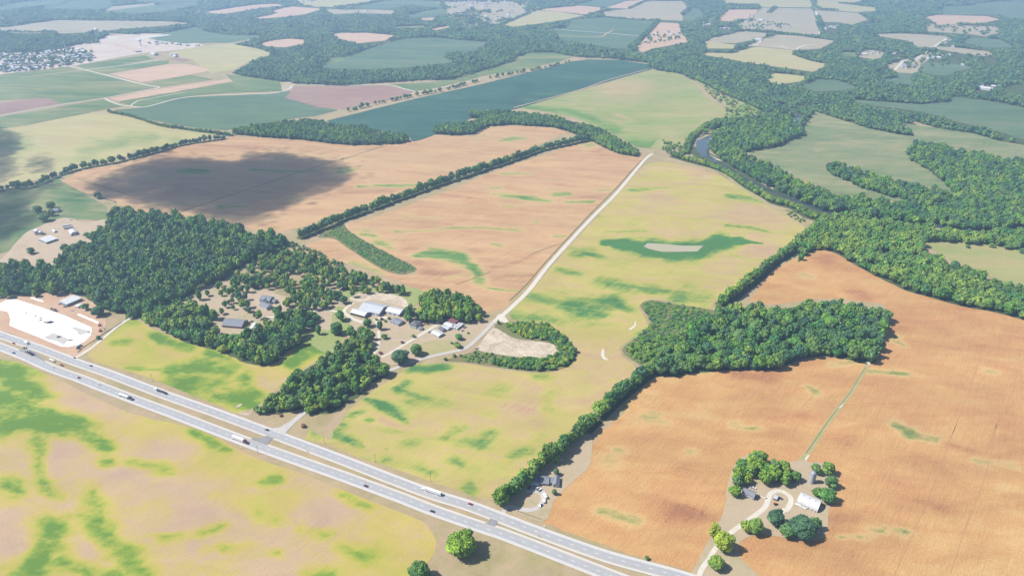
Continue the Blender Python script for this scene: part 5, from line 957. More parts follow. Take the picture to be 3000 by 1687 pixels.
# farmstead in the corn
building('farmhouse', 'two-storey white farmhouse with grey roof in the shade at the corn-field farmstead', 'house', q('Z2', 470, 1045), q('Z2', 690, 1130), q('Z2', 785, 1060), 4.6, 2.4, M_WALLW, M_ROOFG, nwin=5, nside=2, two=False, chimney=True)
O, rz, Lx, D = frame(q('Z2', 1500, 1195), q('B2', 1012, 778), q('B2', 1062, 716)); bt = thing('barn', 'long white barn with a rounded shiny metal roof in the corn-field farmstead', 'barn', (O.x, O.y, .05), rz)
prof = [(D / 2 - D / 2 * math.cos(a), 1.6 + 5.6 * math.sin(a) ** .85) for a in [math.pi * i / 16 for i in range(17)]]
m = MB(); n = len(prof); m.add([(x, y, z) for x in (-.2, Lx + .2) for y, z in prof], [(i, i + 1, n + i + 1, n + i) for i in range(n - 1)]); bro = obj('roof', m.me('roof'), M_ROOFW, bt)
for p_ in bro.data.polygons: p_.use_smooth = True
m = MB(); m.box(0.02, Lx - .02, .02, D - .02, -.3, 1.6); [m.add([(x, y, z - .02) for y, z in prof], [tuple(range(n))]) for x in (0, Lx)]; obj('wall', m.me('wall'), M_WALLW, bt)
for k in range(6): obj('window', MB().box(Lx * (k + .5) / 6 - .7, Lx * (k + .5) / 6 + .7, -.08, -.002, .4, 1.3).me('window'), M_GLASS, bt)
for k in range(3): obj('roof_vent', MB().tube((Lx * (k + .6) / 3.4, D * .45, 7.0), (Lx * (k + .6) / 3.4, D * .45, 8.0), .35).me('roof_vent'), M_STEEL, bt)
for i, (x, y) in enumerate(((1500, 1200), (1535, 1212), (1565, 1225), (1600, 1245), (1640, 1268), (1675, 1283))):
    p = q('Z2', x - 8, y + 6); t = thing('hay_bale', 'white wrapped round bale against the long white barn', 'hay bale', (p.x, p.y, .05), rz, 'wrapped bales along the barn'); obj('wrap', MB().tube((-.8, 0, .75), (.8, 0, .75), .75, n=12).me('wrap'), M_TRIM, t); obj('core', MB().tube((.8, 0, .75), (.84, 0, .75), .6, n=12).me('core'), M_POST, t)
def silo(p, r, h, label, cap=True, name='silo', mat=None, group=None):
    t = thing(name, label, 'silo', (p.x, p.y, .05), 0, group); obj('tower', MB().lathe([(r, -.3), (r, h)], 24).me('tower'), mat or M_CONC, t)
    obj('dome', MB().lathe([(r * 1.02, h), (r * .93, h + r * .4), (r * .7, h + r * .72), (r * .35, h + r * .92), (.05, h + r)], 24).me('dome'), M_STEEL, t)
    for k in range(7): obj('hoop', MB().lathe([(r + .01, h * (k + .5) / 7), (r + .07, h * (k + .5) / 7), (r + .07, h * (k + .5) / 7 + .12), (r + .01, h * (k + .5) / 7 + .12)], 24).me('hoop'), M_STEEL, t)
    obj('ladder_chute', MB().box(r - .1, r + .8, -.4, .4, 0, h * .96).me('ladder_chute'), M_STEEL, t); return t
silo(q('Z2', 1778, 790), 2.7, 11.5, 'round white concrete silo with a domed metal top beside the farmstead trees')
t, Lx, D = building('shed', 'tiny flat-roofed shed inside the loop of the drive', 'shed', q('Z2', 1060, 1115), q('Z2', 1120, 1140), q('Z2', 1160, 1085), 2.4, .5, M_POST, M_ROOFM2, frac=.85)
# construction site
t, Lx, D = building('white_building', 'long white flat-roofed building behind the white construction pad', 'building', q('Z4', 1130, 190), q('Z4', 1275, 250), q('Z4', 1530, 120), 4.0, .4, M_WALLG, M_ROOFW, flat=True, door=True, nwin=2, nside=5)
building('shed', 'small pale shed right of the long flat-roofed white building', 'shed', q('Z4', 1425, 260), q('Z4', 1480, 280), q('Z4', 1530, 215), 2.6, .9, M_WALLW, M_ROOFW)
# farm on the left
building('barn', 'large low barn with a glaring white roof in the left farmyard', 'barn', q('Z5', 460, 1170), q('Z5', 660, 1250), q('Z5', 950, 1160), 3.6, 1.3, M_WALLG, M_ROOFW, ridge='y')
O, rz, Lx, D = frame(q('Z5', 1160, 960), q('Z5', 1275, 1050), q('Z5', 1470, 1005)); t = thing('arched_barn', 'arched metal barn with a white front half of roof in the left farmyard', 'barn', (O.x, O.y, .3), rz)
O, rz, Lx, D = frame(q('Z5', 1275, 1050), q('Z5', 1470, 1005), q('Z5', 1360, 930)); t.location = (O.x, O.y, .3); t.rotation_euler.z = rz
pr = [(Lx / 2 - Lx / 2 * math.cos(a), 1.2 + 5.0 * math.sin(a)) for a in [math.pi * i / 14 for i in range(15)]]; n = len(pr)
m = MB(); m.add([(x, y, z) for y in (-.2, D + .2) for x, z in pr], [(i, i + 1, n + i + 1, n + i) for i in range(n - 1)]); obj('roof', m.me('roof'), M_ROOFW, t)
m = MB(); m.box(.02, Lx - .02, .02, D - .02, -.3, 1.2); [m.add([(x, y, z - .02) for x, z in pr], [tuple(range(n))]) for y in (0, D)]; obj('wall', m.me('wall'), M_WALLG, t); obj('door', MB().box(Lx * .33, Lx * .67, -.1, -.003, 0, 4).me('door'), M_TRIM, t)
building('shed', 'small white-roofed hut between the grain bins and the arched barn', 'shed', q('Z5', 800, 935), q('Z5', 860, 970), q('Z5', 925, 950), 2.2, 1.6, M_WALLG, M_ROOFW)
building('farmhouse', 'white farmhouse in cloud shade among dark trees in the left farmyard', 'house', q('Z5', 800, 470), q('Z5', 950, 460), q('Z5', 940, 400), 4.5, 2.2, M_WALLW, M_ROOFG, nwin=4)
for i, (x, y) in enumerate(((1180, 810), (1210, 860))):
    p = q('Z5', x, y); t = thing('long_trailer', ('upper white trailer in the left farmyard', 'lower white trailer in the left farmyard')[i], 'trailer', (p.x, p.y, .35), math.radians(25)); obj('body', MB().box(-7, 7, -1.3, 1.3, .9, 3.4).me('body'), M_ROOFW, t)
    for xx in (-5, -3.6, 4.5): obj('wheel', MB().tube((xx, -1.25, .5), (xx, -.9, .5), .5).me('wheel'), M_GLASS, t)
for p, r, h, lab in ((q('Z5', 445, 1000), 5.0, 8.0, 'larger grain bin with a conical white top in the left farmyard'), (q('Z5', 528, 1010), 3.6, 6.0, 'smaller grain bin with a conical white top in the left farmyard')):
    t = thing('grain_bin', lab, 'grain bin', (p.x, p.y, .35)); obj('drum', MB().lathe([(r, -.3), (r, h)], 24).me('drum'), M_STEEL, t); obj('cone_roof', MB().lathe([(r * 1.05, h - .05), (.5, h + r * .5), (.5, h + r * .5 + .3), (.02, h + r * .5 + .4)], 24).me('cone_roof'), M_ROOFW, t); obj('door', MB().box(-.5, .5, -r - .08, -r + .3, .2, 2).me('door'), M_STEEL, t)
# water towers and far silos
p = q('F1', 1860, 335); t = thing('water_tower', 'white water tower on tall legs above the far town', 'water tower', (p.x, p.y, .6))
obj('tank', MB().lathe([(.5, 31), (6, 32), (9.6, 34.5), (10, 37), (10, 40), (8.5, 43), (5, 45.3), (.3, 46.2)], 28).me('tank'), M_TRIM, t); obj('riser', MB().tube((0, 0, 0), (0, 0, 32), 1.2).me('riser'), M_TRIM, t)
for k in range(6): a = k * math.pi / 3 + .3; obj('leg', MB().tube((math.cos(a) * 10, math.sin(a) * 10, 0), (math.cos(a) * 8.8, math.sin(a) * 8.8, 36), .55).me('leg'), M_TRIM, t)
p = q('F2', 1050, 490); t = thing('water_tower', 'pale single-pedestal water tank on the far bare building land', 'water tower', (p.x, p.y, .6))
obj('tank', MB().lathe([(2.2, 19), (7.5, 23), (8, 26), (6.5, 29), (.2, 31)], 24).me('tank'), M_TRIM, t); obj('pedestal', MB().lathe([(4, 0), (2.4, 4), (2.2, 19.2)], 20).me('pedestal'), M_TRIM, t)
silo(q('F5', 1258, 362), 3.6, 25, 'left one of the two tall silos at the far farm', name='silo', group='far farm silos'); silo(q('F5', 1322, 376), 3.6, 29, 'right one of the two tall silos at the far farm', name='silo', group='far farm silos')
# ---- far houses: small gabled blocks, one object each
def fmesh(name, Lx, D, wh, rh, wallm, roofm):
    m = MB(); m.box(0, Lx, 0, D, -.3, wh); k = len(m.f); [m.add([(x, 0, wh), (x, D, wh), (x, D / 2, wh + rh)], [(0, 1, 2)]) for x in (0, Lx)]; k = len(m.f)
    r = roof_gable(Lx, D, wh, rh, .5); m.add(r.v, r.f); me = m.me(name); me.materials.append(wallm); me.materials.append(roofm)
    for p_ in me.polygons: p_.material_index = 0 if p_.index < k else 1
    return me
FH = [fmesh('house_block', 15, 10, 4, 2.6, M_WALLW, M_ROOFW), fmesh('house_block', 14, 10, 4, 2.6, M_WALLW, M_ROOFG), fmesh('house_block', 18, 11, 3.4, 2.4, M_BRICK, M_ROOFM), fmesh('house_block', 13, 9, 5, 2.6, M_WALLW, M_ROOFD), fmesh('house_block', 16, 10, 4, 2.4, M_WALLW, M_ROOFM)]
BIG = [fmesh('hall_block', 40, 22, 6, 2.5, M_WALLW, M_ROOFW), fmesh('hall_block', 30, 16, 5, 3, M_WALLW, M_ROOFW)]
NH = [0]
def farhouse(x, y, label, group, big=False, z=.6, k=None):
    me = (BIG if big else FH)[(random.randrange(2) if big else random.randrange(5)) if k is None else k]
    o = obj('distant_hall' if big else 'distant_house', me, None, None, (x, y, z), ROW + random.choice((0, math.pi / 2)) + random.uniform(-.08, .08)); s = random.uniform(.85, 1.2); o.scale = (s, s, s)
    tag(o, label if big else ('white-roofed ', 'grey-roofed ', 'brown-walled ', 'dark-roofed ', 'pale-roofed ')[FH.index(me)] + label, 'building' if big else 'house', group); NH[0] += 1
def re_label(l_):
    for w_ in ('tiny pale ', 'pale ', 'tiny white ', 'white ', 'tiny '):
        if l_.startswith(w_): return l_[len(w_):]
    return l_
def cluster(s_, n, label, group, md=20):
    poly = pts(s_); xs = [p[0] for p in poly]; ys = [p[1] for p in poly]; got = []
    pa, pb = topx(np.array(xs), np.array(ys)); PX0, PX1, PY0, PY1 = pa.min(), pa.max(), pb.min(), pb.max()
    for _ in range(n * 60):
        x = random.uniform(min(xs), max(xs)); y = random.uniform(min(ys), max(ys))
        if inside([x], [y], poly)[0] and all(math.hypot(x - a, y - b) > md for a, b in got): got.append((x, y)); zx, zy = topx(x, y); zx = (zx - PX0) / (PX1 - PX0); zy = (zy - PY0) / (PY1 - PY0); farhouse(x, y, re_label(label) + (', ' + ('back', 'middle', 'front')[min(2, int(zy * 3))] + ' row, ' + ('far left', 'left', 'centre', 'right', 'far right')[min(4, int(zx * 5))]), group)
        if len(got) >= n: break
cluster('T0 -60,410 300,410 480,355 600,375 700,405 715,460 520,495 300,530 0,555 -60,560', 165, 'pale house in the hazy town at the left picture edge', 'houses of the left town', 18)
cluster('T0 -60,290 120,285 120,300 -60,305', 6, 'white house beyond the wood above the left town', 'houses above the left town', 20)
cluster('T0 1130,330 1220,320 1260,340 1180,350', 5, 'white house on the new building land', 'houses on the building land', 22); cluster('T0 1290,335 1400,335 1520,350 1400,355', 8, 'white house along the far road on the building land', 'houses along the far road', 20)
cluster('T1 750,10 1300,0 1340,50 1300,70 1000,60 800,35', 46, 'tiny pale house in the village at the top centre', 'houses of the top village', 26)
cluster('T1 840,100 940,80 930,120 850,125', 7, 'tiny house at the left of the village woods', 'houses at the village woods', 20); cluster('T1 1060,130 1290,85 1330,120 1200,190 1080,185', 16, 'pale house between woods below the top village', 'houses below the village', 24); cluster('T1 960,155 1020,155 1010,190 970,190', 4, 'house in the clearing left of the village edge', 'houses in the far clearing', 18)
cluster('T1 450,140 550,140 550,165 450,165', 3, 'tiny white farm building left of the village', 'far farm left of the village', 24); cluster('T1 100,85 260,85 260,135 100,140', 9, 'tiny white house among the clipped trees far away', 'houses by the clipped trees', 22)
cluster('T0 2410,100 2570,100 2560,150 2420,150', 8, 'tiny white house in the far wood edge', 'houses in the far wood edge', 24); cluster('T0 2250,5 2400,0 2400,20 2250,20', 6, 'tiny white house at the top edge', 'houses at the top edge', 26)
cluster('T1 2380,240 2560,245 2560,270 2380,265', 8, 'white house on the pale land right of the teal field', 'houses on the pale land', 24)
cluster('T2 270,205 370,200 370,230 280,235', 5, 'white building at the wood edge left of the two silos', 'farm left of the silos', 20); cluster('T2 560,190 810,195 810,210 560,205', 9, 'white house along the farm road right of the silos', 'houses along the farm road', 24); cluster('T2 1070,185 1180,190 1170,230 1090,235', 9, 'white house beside the top of the straight road', 'houses beside the straight road', 20)
cluster('T2 130,180 240,165 230,200 150,205', 5, 'tiny house in the clearing at the top', 'houses in the top clearing', 20); cluster('T2 1330,390 1500,385 1490,420 1350,430', 5, 'house in the round clearing of the right woods', 'houses in the round clearing', 24); cluster('T2 1650,480 1790,470 1760,530 1660,520', 5, 'house beside the diagonal road in the right woods', 'houses beside the diagonal road', 24)
cluster('T2 1850,405 2090,425 2080,470 1860,455', 9, 'house in the settled strip of the right woods', 'houses of the settled strip', 24); cluster('T2 2250,640 2370,655 2330,700 2270,695', 3, 'white building in the lower right clearing', 'buildings of the lower right clearing', 22); cluster('T2 2320,160 2470,170 2460,180 2330,175', 5, 'white building on the far right hill', 'buildings on the far right hill', 24)
cluster('T2 2110,480 2250,495 2250,510 2120,505', 5, 'white house on the far side of the teal field', 'houses by the teal field', 20); cluster('T2 1990,285 2050,300 2020,340 1970,335', 4, 'house at the upper end of the diagonal road', 'houses at the upper diagonal road', 20)
for tl, x, y, lab in (('F4', 1110, 600, 'long white hall in front of the village woods'), ('F5', 1530, 400, 'large white farm hall right of the far silos'), ('F5', 1210, 425, 'white barn left of the far silos'), ('F5', 790, 560, 'white barn at the dark wood edge far away'), ('F5', 400, 605, 'white building at the tip of the far wood'), ('F5', 1510, 770, 'white building at the end of the far drive'), ('F2', 1620, 670, 'white farm hall below the far road'), ('F2', 1760, 695, 'white open shed by the mauve plot'), ('F2', 950, 610, 'white building beside the far road'), ('F6', 2160, 790, 'long white building in the right clearing'), ('F6', 1700, 255, 'white hall beside the far right field'), ('F6', 955, 345, 'white gabled house in the right woods'), ('F2', 1380, 660, 'white farmhouse under a dark tree by the far road'), ('F6', 2270, 700, 'pale-roofed house deep in the right woods')):
    p = q(tl, x, y); farhouse(p.x, p.y, lab, None, True, k=1)
# ------------------------------------------------------------------ vehicles
def paint(nm, c, k=1.0): return plain(nm, c, .3, .6, var=.03, k=k)
PA = {'white': paint('white_paint', (244, 244, 246), 1.2), 'black': paint('black_paint', (52, 54, 60)), 'red': paint('red_paint', (190, 40, 52)), 'maroon': paint('maroon_paint', (120, 40, 60)), 'blue': paint('blue_paint', (70, 84, 140)), 'silver': paint('silver_paint', (186, 190, 198)), 'yellow': paint('yellow_paint', (232, 200, 60)), 'green': paint('green_paint', (70, 150, 110)), 'orange': paint('orange_paint', (214, 110, 60)), 'dark': paint('dark_grey_paint', (84, 82, 92))}
M_TYRE = plain('tyre_rubber', (40, 40, 42), .9, .1); M_RIM = plain('wheel_rim', (180, 182, 188), .4, .5)
def wheels(t, spots, r, hw, w_=.24):
    for x in spots:
        for s in (-1, 1):
            wh = obj('wheel', MB().tube((x, s * hw, r), (x, s * (hw - w_), r), r, n=12).me('wheel'), M_TYRE, t); obj('rim', MB().tube((x, s * (hw + .015), r), (x, s * (hw - .01), r), r * .55, n=10).me('rim'), M_RIM, wh)
CARP = [(-2.25, .35), (-2.28, .75), (-2.05, .98), (-1.55, 1.04), (.75, .98), (2.0, .86), (2.25, .7), (2.26, .35)]
def car(p, hd, c, label, kind='car', z=.1, cat=None, group=None):
    t = thing(kind, label, cat or kind.replace('_', ' '), (p.x, p.y, z), hd, group); m = MB(); hw = .9
    if kind in ('car',):
        m.prism_y(CARP, -hw, hw); obj('body', m.me('body'), PA[c], t)
        g = MB(); g.add([(-1.75, -.82, 1.02), (1.0, -.82, .98), (1.0, .82, .98), (-1.75, .82, 1.02), (-1.15, -.66, 1.42), (.25, -.66, 1.42), (.25, .66, 1.42), (-1.15, .66, 1.42)], [(0, 1, 5, 4), (1, 2, 6, 5), (2, 3, 7, 6), (3, 0, 4, 7)]); obj('windows', g.me('windows'), M_GLASS, t)
        obj('roof', MB().box(-1.14, .24, -.65, .65, 1.425, 1.47).me('roof'), PA[c], t); wheels(t, (-1.4, 1.4), .33, .92)
    elif kind == 'pickup_truck':
        m.prism_y([(-2.7, .45), (-2.7, 1.0), (-.9, 1.0), (-.9, 1.02), (1.2, 1.02), (2.6, .95), (2.75, .8), (2.75, .45)], -hw, hw); b = obj('body', m.me('body'), PA[c], t); obj('cargo_bed', MB().box(-2.6, -1.0, -.75, .75, 1.004, 1.02).me('cargo_bed'), M_GLASS, t)
        g = MB(); g.add([(-.9, -.85, 1.03), (1.3, -.85, 1.03), (1.3, .85, 1.03), (-.9, .85, 1.03), (-.75, -.7, 1.6), (.6, -.7, 1.6), (.6, .7, 1.6), (-.75, .7, 1.6)], [(0, 1, 5, 4), (1, 2, 6, 5), (2, 3, 7, 6), (3, 0, 4, 7)]); obj('windows', g.me('windows'), M_GLASS, t); obj('roof', MB().box(-.75, .6, -.7, .7, 1.605, 1.66).me('roof'), PA[c], t); wheels(t, (-1.7, 1.75), .4, .95)
    elif kind in ('van', 'camper', 'bus', 'box_truck'):
        Lh = {'van': 2.7, 'camper': 3.6, 'bus': 5.2, 'box_truck': 3.8}[kind]; hh = {'van': 2.1, 'camper': 2.8, 'bus': 2.9, 'box_truck': 3.2}[kind]
        m.prism_y([(-Lh, .4), (-Lh, hh), (Lh - 1.2, hh), (Lh - .5, 1.3), (Lh, 1.0), (Lh, .4)], -1.0, 1.0); obj('body', m.me('body'), PA[c], t); obj('windscreen', MB().add([(Lh - 1.17, -.9, hh - .05), (Lh - 1.17, .9, hh - .05), (Lh - .47, .9, 1.36), (Lh - .47, -.9, 1.36)], [(0, 1, 2, 3)]).me('windscreen'), M_GLASS, t)
        for k in range(3): obj('window', MB().box(-Lh + .8 + k * (Lh * .5), -Lh + 1.7 + k * (Lh * .5), -1.03, -1.003, 1.4, 2.0).me('window'), M_GLASS, t)
        wheels(t, (-Lh * .6, Lh * .62), .42, 1.02)
    elif kind == 'tractor':
        obj('body', MB().box(-.4, 2.0, -.5, .5, .8, 1.5).me('body'), PA[c], t); obj('cab', MB().prism_y([(-1.4, .9), (-1.3, 2.6), (-.1, 2.6), (.1, .9)], -.75, .75).me('cab'), M_GLASS, t); obj('roof', MB().box(-1.4, 0, -.8, .8, 2.61, 2.75).me('roof'), PA[c], t); wheels(t, (-.9,), .85, 1.1, .45); wheels(t, (1.5,), .5, .9, .3)
    elif kind == 'excavator':
        for s in (-1, 1): obj('track', MB().box(-1.8, 1.8, s * 1.2 - .3, s * 1.2 + .3, 0, .8).me('track'), M_TYRE, t)
        obj('body', MB().box(-1.9, 1.3, -1.2, 1.2, .9, 2.1).me('body'), PA[c], t); obj('cab', MB().box(0, 1.3, .2, 1.2, 2.12, 3.0).me('cab'), M_GLASS, t); obj('boom', MB().tube((1.2, -.3, 1.6), (4.2, -.3, 4.2), .3).tube((4.2, -.3, 4.2), (6.0, -.3, 1.6), .22).me('boom'), PA[c], t); obj('bucket', MB().box(5.6, 6.6, -.9, .3, .6, 1.6).me('bucket'), PA['dark'], t)
    return t
def heading(path, p, sgn):
    P_ = smooth(path, False, 4); i = min(range(len(P_) - 1), key=lambda k: math.hypot(P_[k][0] - p.x, P_[k][1] - p.y)); return math.atan2(P_[i + 1][1] - P_[i][1], P_[i + 1][0] - P_[i][0]) + (0 if sgn > 0 else math.pi)
def onroad(path, tile, x, y, sgn, lane):        # snap to the centre of a lane
    p = q(tile, x, y); P_ = smooth(path, False, 10); i = min(range(len(P_) - 1), key=lambda k: math.hypot(P_[k][0] - p.x, P_[k][1] - p.y)); a, b = Vector(P_[i]), Vector(P_[i + 1]); d = (b - a).normalized()
    c = a + d * ((Vector((p.x, p.y)) - a).dot(d)); n = Vector((-d.y, d.x)); c = c + n * lane; return Vector((c.x, c.y, 0)), math.atan2(d.y, d.x) + (0 if sgn > 0 else math.pi)
def semi(p, hd, cab, label, bed='box'):
    t = thing('semi_truck', label, 'truck', (p.x, p.y, .36), hd); c = PA[cab]
    obj('cab', MB().prism_y([(5.4, .7), (5.4, 3.7), (7.4, 3.8), (8.3, 2.5), (8.4, 2.0), (10.6, 1.75), (10.8, .7)], -1.2, 1.2).me('cab'), c, t)
    obj('windscreen', MB().add([(7.45, -1.05, 3.72), (7.45, 1.05, 3.72), (8.32, 1.05, 2.56), (8.32, -1.05, 2.56)], [(0, 1, 2, 3)]).me('windscreen'), M_GLASS, t)
    obj('chassis', MB().box(-10.6, 10.5, -.5, .5, .75, 1.1).me('chassis'), PA['dark'], t)
    if bed == 'box': obj('trailer', MB().box(-11, 4.8, -1.3, 1.3, 1.15, 4.1).me('trailer'), PA['white'], t); obj('rear_door', MB().box(-11.04, -11.003, -1.2, 1.2, 1.25, 4.0).me('rear_door'), PA['silver'], t)
    elif bed == 'tank': obj('tank', MB().tube((-11, 0, 2.4), (3.5, 0, 2.4), 1.25, n=18).me('tank'), PA['white'], t)
    else: obj('flatbed', MB().box(-9, 4.8, -1.25, 1.25, 1.15, 1.4).me('flatbed'), PA['dark'], t); [obj('load', MB().box(-8 + k * 3.2, -6 + k * 3.2, -1, 1, 1.41, 2.1 + .2 * (k % 2)).me('load'), PA['dark'], t) for k in range(4)]
    wheels(t, (-9.8, -8.4, 3.4, 4.7, 9.4), .5, 1.25, .3)
def hwy(kind, path, tile, x, y, sgn, lane, c, label): p, h = onroad(path, tile, x, y, sgn, lane); return car(p, h, c, label, kind, .36)
p, h = onroad(HU, 'B1', 690, 610, -1, 1.9); semi(p, h, 'white', 'white semi truck with long white trailer on the upper carriageway')
p, h = onroad(HU, 'L0', 1212, 772, -1, 1.9); semi(p, h, 'white', 'semi truck with white cab and dark loaded flatbed on the upper carriageway', 'flat')
p, h = onroad(HL, 'L0', 972, 803, 1, -1.9); semi(p, h, 'dark', 'semi truck with a dark cab and white tank trailer on the lower carriageway', 'tank')
p, h = onroad(HL, 'L0', 1838, 1122, 1, -1.9); semi(p, h, 'maroon', 'semi truck with maroon cab and white box trailer near the crossover')
hwy('car', HU, 'L0', 680, 578, -1, 1.9, 'blue', 'small blue car on the upper carriageway near the gravel road'); hwy('car', HU, 'L0', 2015, 1058, -1, 1.9, 'black', 'dark car passing the junction on the upper carriageway'); hwy('car', HU, 'B1', 975, 712, -1, 1.9, 'red', 'bright red car behind the white semi truck')
hwy('box_truck', HU, 'L0', 208, 400, -1, 0, 'white', 'white box truck on the upper carriageway beside the white pad')
hwy('car', HL, 'L0', 108, 476, 1, -1.9, 'dark', 'dark car farthest left on the lower carriageway'); hwy('car', HL, 'L0', 392, 586, 1, 1.9, 'white', 'white car on the lower carriageway beside the parked red pickup'); hwy('car', HL, 'L0', 600, 662, 1, 0, 'maroon', 'dark maroon car between two white cars on the lower carriageway')
hwy('car', HL, 'L0', 740, 716, 1, 1.9, 'white', 'white car ahead of the tank truck on the lower carriageway'); hwy('car', HL, 'B1', 190, 575, 1, -1.9, 'maroon', 'maroon car on the lower carriageway right of the crossover'); hwy('car', HL, 'B1', 697, 757, 1, -1.9, 'black', 'black car on the lower carriageway above the huge tree')
hr = heading(HL, q('L0', 300, 500), 1)
for k, tl, x, y, c, lab in (('pickup_truck', 'L0', 466, 568, 'red', 'red pickup parked on the median'), ('car', 'L0', 105, 403, 'red', 'red car on the median edge at the far left'), ('van', 'L0', 388, 532, 'white', 'left white van parked on the median'), ('van', 'L0', 405, 540, 'white', 'right white van parked on the median'),
    ('pickup_truck', 'L0', 205, 465, 'white', 'white pickup at the head of the parked median row'), ('car', 'L0', 222, 475, 'maroon', 'maroon car in the parked median row'), ('car', 'L0', 238, 483, 'dark', 'dark car in the parked median row'), ('car', 'L0', 252, 492, 'black', 'black car at the end of the parked median row'), ('tractor', 'L0', 190, 440, 'yellow', 'yellow road machine on the median')):
    p = q(tl, x, y); car(p, hr + (1.2 if x < 260 and x > 180 else 0), c, lab, k, .34)
for k, tl, x, y, a, c, lab in (('pickup_truck', 'Z3', 1125, 592, 55, 'white', 'white pickup in front of the highway house, left of a pair'), ('pickup_truck', 'Z3', 1168, 622, 55, 'white', 'white pickup in front of the highway house, right of a pair'), ('car', 'Z3', 1055, 580, 70, 'silver', 'silver car in the shade by the highway house'), ('car', 'Z3', 970, 585, 60, 'blue', 'dark blue car under the trees by the highway house'),
    ('camper', 'Z3', 1262, 740, 118, 'white', 'white camper on the right side of the looped drive'), ('van', 'Z3', 1250, 832, 95, 'white', 'white van behind the camper on the looped drive'), ('car', 'Z3', 1190, 912, 45, 'blue', 'dark blue car at the lower right of the looped drive'), ('car', 'Z3', 1570, 50, 20, 'white', 'white car parked behind the highway house under the trees'),
    ('bus', 'Z1', 1855, 478, 35, 'white', 'white bus parked beside the farm grove'), ('car', 'Z1', 1590, 522, -20, 'yellow', 'yellow car right of the farmhouse'), ('car', 'Z1', 1632, 518, -25, 'dark', 'dark car beside the yellow car'), ('car', 'Z1', 1690, 500, 10, 'white', 'white car right of the farmhouse'), ('pickup_truck', 'Z1', 1668, 668, 40, 'silver', 'silver pickup beside the white outbuilding'),
    ('pickup_truck', 'Z1', 2330, 582, 40, 'silver', 'silver pickup at the end of the white trailers'), ('car', 'Z1', 2285, 640, 45, 'silver', 'silver car below the white trailers'), ('pickup_truck', 'L1', 1022, 440, 20, 'white', 'white pickup on the track at the spoil mound'), ('pickup_truck', 'Z2', 1182, 1095, -30, 'dark', 'dark pickup beside the tiny shed in the drive loop'),
    ('tractor', 'Z2', 1103, 1212, 20, 'orange', 'small orange tractor inside the drive loop'), ('pickup_truck', 'Z2', 682, 902, -20, 'white', 'white pickup behind the shaded farmstead house'), ('tractor', 'Z4', 985, 305, -20, 'green', 'green machine on the upper edge of the white pad'), ('box_truck', 'Z4', 1035, 330, -20, 'dark', 'dark truck beside the green machine on the white pad'),
    ('box_truck', 'Z4', 1495, 1005, 60, 'white', 'white truck at the lower right end of the white pad'), ('pickup_truck', 'Z4', 1480, 1045, 0, 'black', 'black pickup below the white pad near the gravel road'), ('excavator', 'Z4', 1895, 715, 70, 'orange', 'orange excavator right of the white pad'), ('excavator', 'Z4', 1880, 610, 120, 'orange', 'orange excavator at the end of the concrete strip'),
    ('car', 'Z4', 1362, 325, -10, 'white', 'white car below the flat-roofed white building'), ('car', 'Z4', 1135, 208, 0, 'silver', 'silver car at the left corner of the flat-roofed building'), ('pickup_truck', 'Z4', 1235, 255, 0, 'green', 'green pickup below the flat-roofed building'), ('car', 'Z4', 520, 925, 0, 'silver', 'silver car on the graded earth by the pad'),
    ('car', 'Z5', 1025, 540, 10, 'white', 'white car in cloud shade at the left farm'), ('car', 'Z5', 1185, 570, 0, 'white', 'white car right of the shaded farm drive'), ('pickup_truck', 'Z5', 1285, 650, 5, 'white', 'white pickup on the shaded farm grass'), ('car', 'Z6', 890, 600, 20, 'black', 'black car between the estate houses'), ('pickup_truck', 'Z4', 1335, 890, 10, 'silver', 'silver pickup on the grey corner of the pad'), ('car', 'Z4', 1110, 825, 15, 'dark', 'dark car on the grey corner of the pad'), ('car', 'Z4', 1680, 740, -10, 'silver', 'silver car at the right rim of the white pad')):
    car(q(tl, x, y), math.radians(a), c, lab, k, .4)
for i, (x, y, L_, a) in enumerate(((295, 298, 5, -15), (492, 368, 5, -25), (580, 402, 5, -10), (672, 428, 5, -35), (772, 464, 3.5, 60), (770, 505, 5, 60), (820, 528, 5, -15), (870, 545, 5, 10), (915, 540, 6, 55), (950, 548, 6, 55), (985, 552, 5, 60), (1005, 612, 7, -20))):
    p = q('Z4', x, y); m = MB(); m.lathe([(1.0, 0), (.8, .5), (.35, .75), (.02, .8)], 9); m.v = [(vx * L_ * .8 * (1 + .15 * math.sin(vy * 9)), vy * 1.1, vz * 1.3) for vx, vy, vz in m.v]
    o = obj('material_heap', m.me('material_heap'), PA['dark'], None, (p.x, p.y, .36), math.radians(a)); tag(o, 'dark heap of ballast lying on the white pad', 'heap', 'dark heaps on the white pad')
# ------------------------------------------------------------------ poles, posts, signs
def pole(tl, x, y, label, h=11):
    p = q(tl, x, y); t = thing('utility_pole', label, 'pole', (p.x, p.y, .05), math.radians(65), 'utility poles along the highway'); obj('mast', MB().tube((0, 0, -.3), (0, 0, h), .17, .12).me('mast'), M_POST, t); obj('crossarm', MB().box(-1.3, 1.3, -.08, .08, h - .9, h - .7).me('crossarm'), M_POST, t)
    for k in (-1.1, 0, 1.1): obj('insulator', MB().tube((k, 0, h - .7), (k, 0, h - .45), .07, n=6).me('insulator'), M_TRIM, t)
for a in (('B0', 2450, 258, 'utility pole on the verge right of the junction'), ('B1', 258, 398, 'utility pole left of the white semi truck'), ('B1', 676, 540, 'utility pole directly above the white semi truck'), ('L0', 1155, 690, 'utility pole below the hillside field'), ('B0', 1950, 335, 'utility pole below the lower carriageway'), ('Z2', 1420, 830, 'utility pole in the yard of the corn-field farmstead'), ('Z3', 1465, 320, 'utility pole behind the highway house')): pole(*a)
